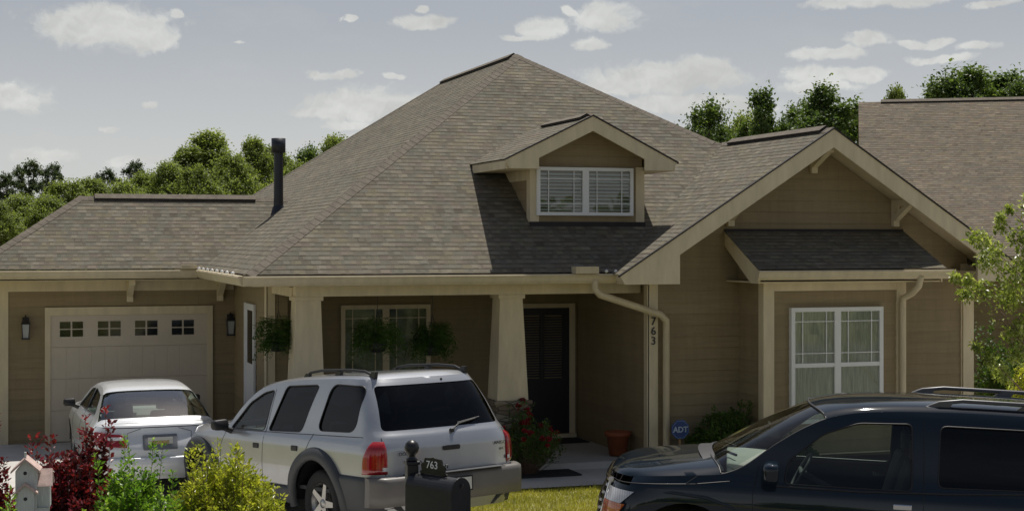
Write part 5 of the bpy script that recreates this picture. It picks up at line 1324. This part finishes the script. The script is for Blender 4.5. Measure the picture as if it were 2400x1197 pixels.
q = MB(); q.box(4.99, 4.996, -.15, .15, .545, .675); q.build('number_plate', M_PLATE, pr_l)
# grey lower cladding: flares round the arches, behind the rear wheel and along the sill
for sd_ in (-1, 1):
    for (wx, wz, wr) in A.wheels:
        q = MB(); vs = []; n = 26
        for i in range(n + 1):
            a = R(-8) + R(196) * i / n
            for (k, off) in ((0, .0), (0, .042), (.055, .05), (.12, .035), (.135, .0)):
                x = wx + (wr - .012 + k) * math.cos(a); z = wz + (wr - .012 + k) * math.sin(a); vs.append((x, sd_ * (A.yh(x, z) + off), z))
        q.add(vs, [(i * 5 + j, i * 5 + j + 1, (i + 1) * 5 + j + 1, (i + 1) * 5 + j) for i in range(n) for j in range(4)], True); q.build('arch_flare', M_PLAST, suv)
    for (x0, x1, z0, z1) in ((4.08, 4.80, .33, .735), (1.34, 3.1, .33, .52)):
        vs, fs = panel([(x0, z0), (x1, z0), (x1, z1), (x0, z1)], [], lambda x, z: (x, sd_ * (A.yh(x, z) + .012 + .01 * min(1, (z1 - z) * 20)), z), xs=frange(x0, x1, .1), zs=frange(z0, z1, .05)) if True else None
        q = MB(); q.add(vs, fs, True); l = q.build('side_cladding', M_PLAST, suv); s_ = l.modifiers.new('t', 'SOLIDIFY'); s_.thickness = .015; s_.offset = 0
    # roof rails with feet
    rp = [(2.84, 1.715), (2.97, 1.775), (3.2, 1.803), (3.8, 1.822), (4.12, 1.812), (4.28, 1.768)]
    q = MB(); q.tube([(x, sd_ * (.60 - .0 * x), z) for x, z in rp], [.014, .016, .016, .016, .016, .014], 8)
    for (x0, z) in ((2.84, 1.70), (3.52, 1.74), (4.22, 1.75)): q.prism([(x0 - .05, sd_ * .60 - .02, z - .03), (x0 + .10, sd_ * .60 - .02, z - .03), (x0 + .12, sd_ * .60 - .02, z + .065), (x0 + .05, sd_ * .60 - .02, z + .065)], (0, .04, 0))
    q.build('roof_rail', M_BLKP, suv)
    q = MB(); q.box(3.10, 3.23, sd_ * A.yh(3.16, .95) - .012, sd_ * A.yh(3.16, .95) + .018, .925, .985); q.build('door_handle', M_BLKP, suv, bevel=.01)
    q = MB(); q.box(2.22, 2.35, sd_ * A.yh(2.3, .95) - .012, sd_ * A.yh(2.3, .95) + .018, .905, .965); q.build('door_handle', M_BLKP, suv, bevel=.01)
seam(A, suv, [(3.50, 1.13), (3.44, 1.0), (3.36, .86), (3.32, .78)]); seam(A, suv, [(2.47, 1.58), (2.445, 1.1), (2.43, .6)]); seam(A, suv, [(1.55, 1.1), (1.42, .9), (1.40, .55)])
seam(A, suv, [(1.6, 1.085), (3.0, 1.108), (4.5, 1.14)], r=.005, m_=M_BLKP)
seam(A, suv, [(.80, 1.14), (.815, .8), (.80, .75)], 'tail', r=.004)
surf_lamp(A, suv, rounded([(-.11, .965), (.11, .965), (.11, 1.015), (-.11, 1.015)], .02), M_BLKP, 'tailgate_handle', 'tail', .008, sds=(1,))
# rear wiper
q = MB(); px_ = lambda y, z: Vector((A.xback(y, z) + .022, y, z))
q.lathe([(.001, .02), (.022, .02), (.024, -.02)], (0, 0, 0), 10, 'Y', M=Matrix.Translation(px_(.05, 1.165)) @ Matrix.Rotation(R(-90), 4, 'Z')); q.tube([px_(.05, 1.165), px_(.17, 1.225), px_(.42, 1.262)], .009, 6); q.tube([px_(.16, 1.235), px_(.48, 1.275)], .008, 5); q.build('rear_wiper', M_BLKP, suv)
q = MB(); q.lathe([(.001, .012), (.012, .01), (.014, 0)], (0, 0, 0), 8, 'Y', M=Matrix.Translation((A.xback(.2, 1.70) + .002, .18, 1.70)) @ Matrix.Rotation(R(-90), 4, 'Z')); q.build('washer_jet', M_BLKP, suv)
TM = lambda y, z: Matrix.Translation((A.xback(y, z) + .004, y, z)) @ Matrix(((0, 0, 1, 0), (1, 0, 0, 0), (0, 1, 0, 0), (0, 0, 0, 1)))
text('DODGE', .05, M_BLKP, 'lettering', TM(-.56, .965), suv, .001, 1.25); text('DURANGO', .05, M_BLKP, 'lettering', TM(.62, .985), suv, .001, 1.15); text('4X4', .036, M_BLKP, 'lettering', TM(.70, .915), suv, .001, 1.1)
mirror(A, suv, 1.64, 1.08, M_BLKP, 1.0)
surf_lamp(A, suv, [(.45, .66), (.72, .70), (.74, .84), (.5, .82)], M_CLR, 'headlight', 'nose', .01)
place(suv, 4.175, 16.6555, .0084, -.3505, .045, 3.81, 1.0)

# pale silver saloon ----------------------------------------------------
Sd = Car(L=4.75, z0=.25, ar=.6, nr=3.4, fr=.90, af=.9, nf=2.6, ff=.84,
    W=interp([(.2, .80), (.5, .88), (.75, .895), (.88, .87), (.95, .835), (1.02, .79), (1.2, .71), (1.33, .645), (1.40, .60)]),
    xr=interp([(.2, 4.68), (.5, 4.75), (.65, 4.74), (.88, 4.64), (1.0, 4.62)]),
    xf=interp([(.2, .05), (.5, .0), (.75, .12), (.9, .3)]),
    top=[(.0, .72), (.5, .85), (1.0, .92), (1.35, .955), (1.48, 1.0), (1.80, 1.18), (2.15, 1.335), (2.5, 1.385), (2.9, 1.395), (3.3, 1.37), (3.52, 1.325), (3.85, 1.18), (4.15, 1.025), (4.22, .975), (4.4, .965), (4.62, .955)],
    wheels=[(.9, .33, .40), (3.7, .33, .40)], x_cowl=1.36, cowl_bow=.14, x_wtop=2.15, wtop_bow=.10, deck=True, x_rtop=3.52, rb_bow=.06, x_deck=4.17, rd_bow=.12, glass_bulge=.03,
    hood_crown=lambda t: .11 * min(1, t * 5) ** .5, roof_crown=lambda t: .06, deck_crown=lambda t: .05 * min(1, (1 - t) * 6) ** .5 + .005,
    holes=[rounded([(1.66, 1.01), (2.58, 1.03), (2.56, 1.345), (2.25, 1.315)], .05), rounded([(2.66, 1.03), (3.62, 1.06), (3.38, 1.30), (2.64, 1.35)], .06)],
    glass=[M_GT_MID, M_GT_MID], tglass=M_GT_MID, thole=[], nhole=[], paint=M_SED, rglass=M_GT_RC, int_dash=M_INTL, seats=(2.45, 3.35), seat_h=.98, seat_m=M_INTL, mirz=1.18, dash=.93)
sed, body = build_car('saloon_car', 'pale silver saloon car parked close to the garage door', 'car', Sd)
surf_lamp(Sd, sed, rounded([(.44, .70), (.79, .72), (.81, .895), (.50, .87)], .04), M_RED, 'tail_light', 'tail', .012)
surf_lamp(Sd, sed, rounded([(4.44, .73), (4.56, .73), (4.52, .90), (4.36, .90)], .03), M_RED, 'tail_light', 'side', .012)
surf_lamp(Sd, sed, rounded([(.50, .80), (.70, .80), (.70, .84), (.52, .84)], .015), M_CLR, 'reverse_light', 'tail', .026)
surf_lamp(Sd, sed, rounded([(-.235, .66), (.235, .66), (.235, .86), (-.235, .86)], .02), simple('recess_grey', (.16, .17, .19), .5, var=.1), 'plate_recess', 'tail', .003, sds=(1,))
q = MB(); q.box(4.715, 4.722, -.17, .17, .69, .83); pl = q.build('number_plate', M_PLATE, sed)
q = MB(); q.box(4.7225, 4.7245, -.12, .12, .735, .785); q.build('plate_emblem', simple('faded_gold', (.42, .33, .14), .5, var=.5, scale=60), pl)
seam(Sd, sed, [(.26, .945), (.44, .89), (.43, .62)], 'tail', r=.004); seam(Sd, sed, [(2.62, 1.35), (2.62, .95), (2.60, .4)])
seam(Sd, sed, [(3.62, 1.0), (3.72, .8), (3.4, .55)]); seam(Sd, sed, [(1.62, 1.0), (1.5, .7), (1.5, .4)])
q = MB()
vs = []; n = 30; prof = [(-.02, .56), (.035, .565), (.05, .54), (.045, .36), (.0, .30)]
for i in range(n + 1):
    y = (-1 + 2 * i / n) * .86
    for (o_, z) in prof: vs.append((Sd.xback(y, .5) + o_, y, z))
q.add(vs, [(i * 5 + j, i * 5 + j + 1, (i + 1) * 5 + j + 1, (i + 1) * 5 + j) for i in range(n) for j in range(4)], True); q.build('rear_bumper', M_SED, sed)
q = MB(); q.box(4.775, 4.785, -.45, .45, .545, .56); q.build('bumper_strip', M_CHROME, sed)
mirror(Sd, sed, 1.72, .99, M_BLKP, .9)
surf_lamp(Sd, sed, [(.4, .55), (.75, .58), (.78, .72), (.42, .68)], M_CLR, 'headlight', 'nose', .01)
h_ = -.05; s_c = .915
place(sed, 1.623 - math.sin(h_) * 3.7 * s_c, 24.12 - math.cos(h_) * 3.7 * s_c, 0.0, h_, 0.0, 3.7, s_c)

# black utility vehicle -------------------------------------------------
Bk = Car(hood_pw=2.3, L=5.1, z0=.36, ar=.40, nr=4.0, fr=.955, af=.62, nf=3.2, ff=.90,
    W=interp([(.2, .88), (.5, .945), (.85, .96), (1.0, .945), (1.12, .90), (1.2, .87), (1.45, .80), (1.66, .735), (1.76, .69), (1.84, .63)]),
    xr=interp([(.2, 5.0), (.7, 5.06), (1.1, 5.03), (1.2, 4.98), (1.7, 4.75), (1.8, 4.70)]),
    xf=interp([(.2, .18), (.5, .12), (.75, .13), (1.0, .22), (1.1, .30)]),
    top=[(.20, 1.0), (.30, 1.04), (.5, 1.085), (.9, 1.125), (1.2, 1.15), (1.36, 1.20), (1.70, 1.44), (1.98, 1.61), (2.2, 1.70), (2.45, 1.745), (2.8, 1.77), (3.4, 1.785), (4.2, 1.775), (4.65, 1.765)],
    wheels=[(.93, .39, .50), (3.95, .39, .50)], x_cowl=1.22, cowl_bow=.12, x_wtop=2.12, wtop_bow=.12, deck=False, glass_bulge=.02,
    hood_crown=lambda t: (.045 + .06 * t) * min(1, t * 7) ** .5, roof_crown=lambda t: .075 * min(1, (1 - t) * 12) ** .5,
    holes=[rounded([(1.77, 1.105), (2.86, 1.105), (2.86, 1.668), (2.40, 1.652), (2.10, 1.545), (1.80, 1.30)], .05), rounded([(3.08, 1.15), (3.86, 1.165), (3.92, 1.665), (3.10, 1.665)], .06), rounded([(4.05, 1.20), (4.68, 1.22), (4.55, 1.66), (4.10, 1.665)], .08)],
    glass=[M_GT_CLR, M_GT_DARK, M_GT_DARK], tglass=M_GT_DARK, thole=[rounded([(-.76, 1.22), (.76, 1.22), (.68, 1.68), (-.68, 1.68)], .05)], nhole=[],
    paint=M_BLACK, int_dash=M_INTL, seats=(2.75, 3.6), seat_h=1.28, seat_m=M_INT, mirz=1.47, dash=1.17)
blk, body = build_car('sport_utility_vehicle', 'black sport utility vehicle parked along the kerb at the right, nose to the left', 'car', Bk)
# headlamp wraps the front corner: clear above, amber below
def nose_lamp(c, o, s0, s1, z0, z1, m_, nm, shp, proud=.012):
    for sd_ in (-1, 1):
        vs = []; n = 12; m = 16
        for i in range(n + 1):
            t = i / n; z = z0 + (z1 - z0) * t; a, b = shp(t)
            for j in range(m + 1):
                s = s0 + (s1 - s0) * (a + (b - a) * j / m); ys = c.ff * c.W(z)
                if s >= 0: y = ys - s; p = Vector((c.xfront(y, z) - proud, y, z))
                else: x = c.split_f(z) - s; p = Vector((x - proud * .3, c.yh(x, z) + proud, z))
                vs.append(Vector((p.x, sd_ * p.y, p.z)))
        q = MB(); q.add(vs, [(i * (m + 1) + j, i * (m + 1) + j + 1, (i + 1) * (m + 1) + j + 1, (i + 1) * (m + 1) + j) for i in range(n) for j in range(m)], True); q.build(nm, m_, o)
nose_lamp(Bk, blk, -.07, .26, .84, .955, M_CLR, 'headlight', lambda t: (.22 - .22 * t, 1.0)); nose_lamp(Bk, blk, -.05, .26, .70, .838, M_AMB, 'turn_signal', lambda t: (.25 - .22 * t, 1.0))
q = MB()
for k in range(5):
    z = .66 + k * .07; vs = []
    for i in range(17):
        y = -.5 + i / 16; vs.append((Bk.xfront(y, z) - .02, y, z))
    q.tube(vs, .016, 6)
q.tube([(Bk.xfront(-.56, .6) - .02, -.56, .60), (Bk.xfront(-.58, .97) - .015, -.58, .98)], .02, 6); q.tube([(Bk.xfront(.56, .6) - .02, .56, .60), (Bk.xfront(.58, .97) - .015, .58, .98)], .02, 6)
vs = [(Bk.xfront(-.6 + 1.2 * i / 20, 1.0) - .03, -.6 + 1.2 * i / 20, 1.005) for i in range(21)]; q.tube(vs, .028, 8)
q.build('grille', M_CHROME, blk)
# fender crease highlight, hood bulge, belt trims
for sd_ in (-1, 1):
    q = MB(); q.tube([(x, sd_ * (Bk.yh(x, z) - .006), z) for x, z in ((.55, .955), (.8, .975), (1.1, .95), (1.32, .885), (1.42, .80))], [.004, .016, .018, .014, .004], 8); q.build('wing_crease', M_BLACK, blk)
    q = MB(); q.tube([(x, sd_ * (Bk.yh(x, z) + .002), z) for x, z in ((1.70, 1.085), (2.4, 1.08), (3.2, 1.105), (4.0, 1.15), (4.8, 1.19))], .010, 6); q.build('belt_trim', M_BLKP, blk)
    rp = [(2.98, 1.80), (3.10, 1.855), (3.3, 1.882), (4.2, 1.875), (4.42, 1.85), (4.52, 1.795)]
    q = MB(); q.tube([(x, sd_ * .60, z) for x, z in rp], .019, 8)
    for (x0, z) in ((2.98, 1.795), (3.72, 1.81), (4.42, 1.795)): q.prism([(x0 - .04, sd_ * .60 - .02, z - .03), (x0 + .16, sd_ * .60 - .02, z - .03), (x0 + .24, sd_ * .60 - .02, z + .07), (x0 + .12, sd_ * .60 - .02, z + .07)], (0, .04, 0))
    q.build('roof_rail', simple('rail_grey', (.10, .10, .105), .35, metal=.2, var=.1) if 'rail_grey' not in MATS else MATS['rail_grey'], blk)
    for x0 in (2.70, 3.78): q = MB(); q.box(x0, x0 + .16, sd_ * Bk.yh(x0, .98) - .01, sd_ * Bk.yh(x0, .98) + .02, .95, 1.0); q.build('door_handle', M_CHROME, blk, bevel=.01)
    q = MB(); q.tube([(x, sd_ * y, z) for x, y, z in ((.55, .50, 1.130), (.8, .52, 1.165), (1.10, .55, 1.20))], [.006, .02, .012], 8); q.build('hood_ridge', M_BLACK, blk)
seam(Bk, blk, [(1.55, 1.25), (1.50, 1.0), (1.52, .6)]); seam(Bk, blk, [(2.96, 1.72), (2.96, 1.1), (2.94, .55)]); seam(Bk, blk, [(1.02, 1.13), (.92, 1.06)])
seam(Bk, blk, [(.20, 1.005), (.6, 1.035), (1.0, 1.06), (1.3, 1.10)], r=.005)
mirror(Bk, blk, 1.67, 1.15, M_BLACK, 1.4)
for yy in (-.25, .35):
    q = MB(); q.tube([(1.16, yy, 1.245), (1.25, yy - .1, 1.29), (1.35, yy - .42, 1.30)], .012, 6); q.build('wiper', M_BLKP, blk)
q = MB(); vs = []
for i in range(21):
    v = -1 + i / 10; x = 1.22 - .12 * (1 - v * v); vs += [(x - .1, v * .78, 1.165 + .10 * (1 - abs(v) ** 2.6)), (x + .03, v * .79, 1.175 + .10 * (1 - abs(v) ** 2.6))]
q.add(vs, [(2 * i, 2 * i + 1, 2 * i + 3, 2 * i + 2) for i in range(20)], True); q.build('cowl_panel', M_BLKP, blk)
corner_lamp(Bk, blk, -.1, .12, .85, 1.2, M_RED, 'tail_light', lambda t: (0, 1), .015)
place(blk, 8.707, 11.78, -.06, -1.1108, -.0405, 3.9, 1.0)
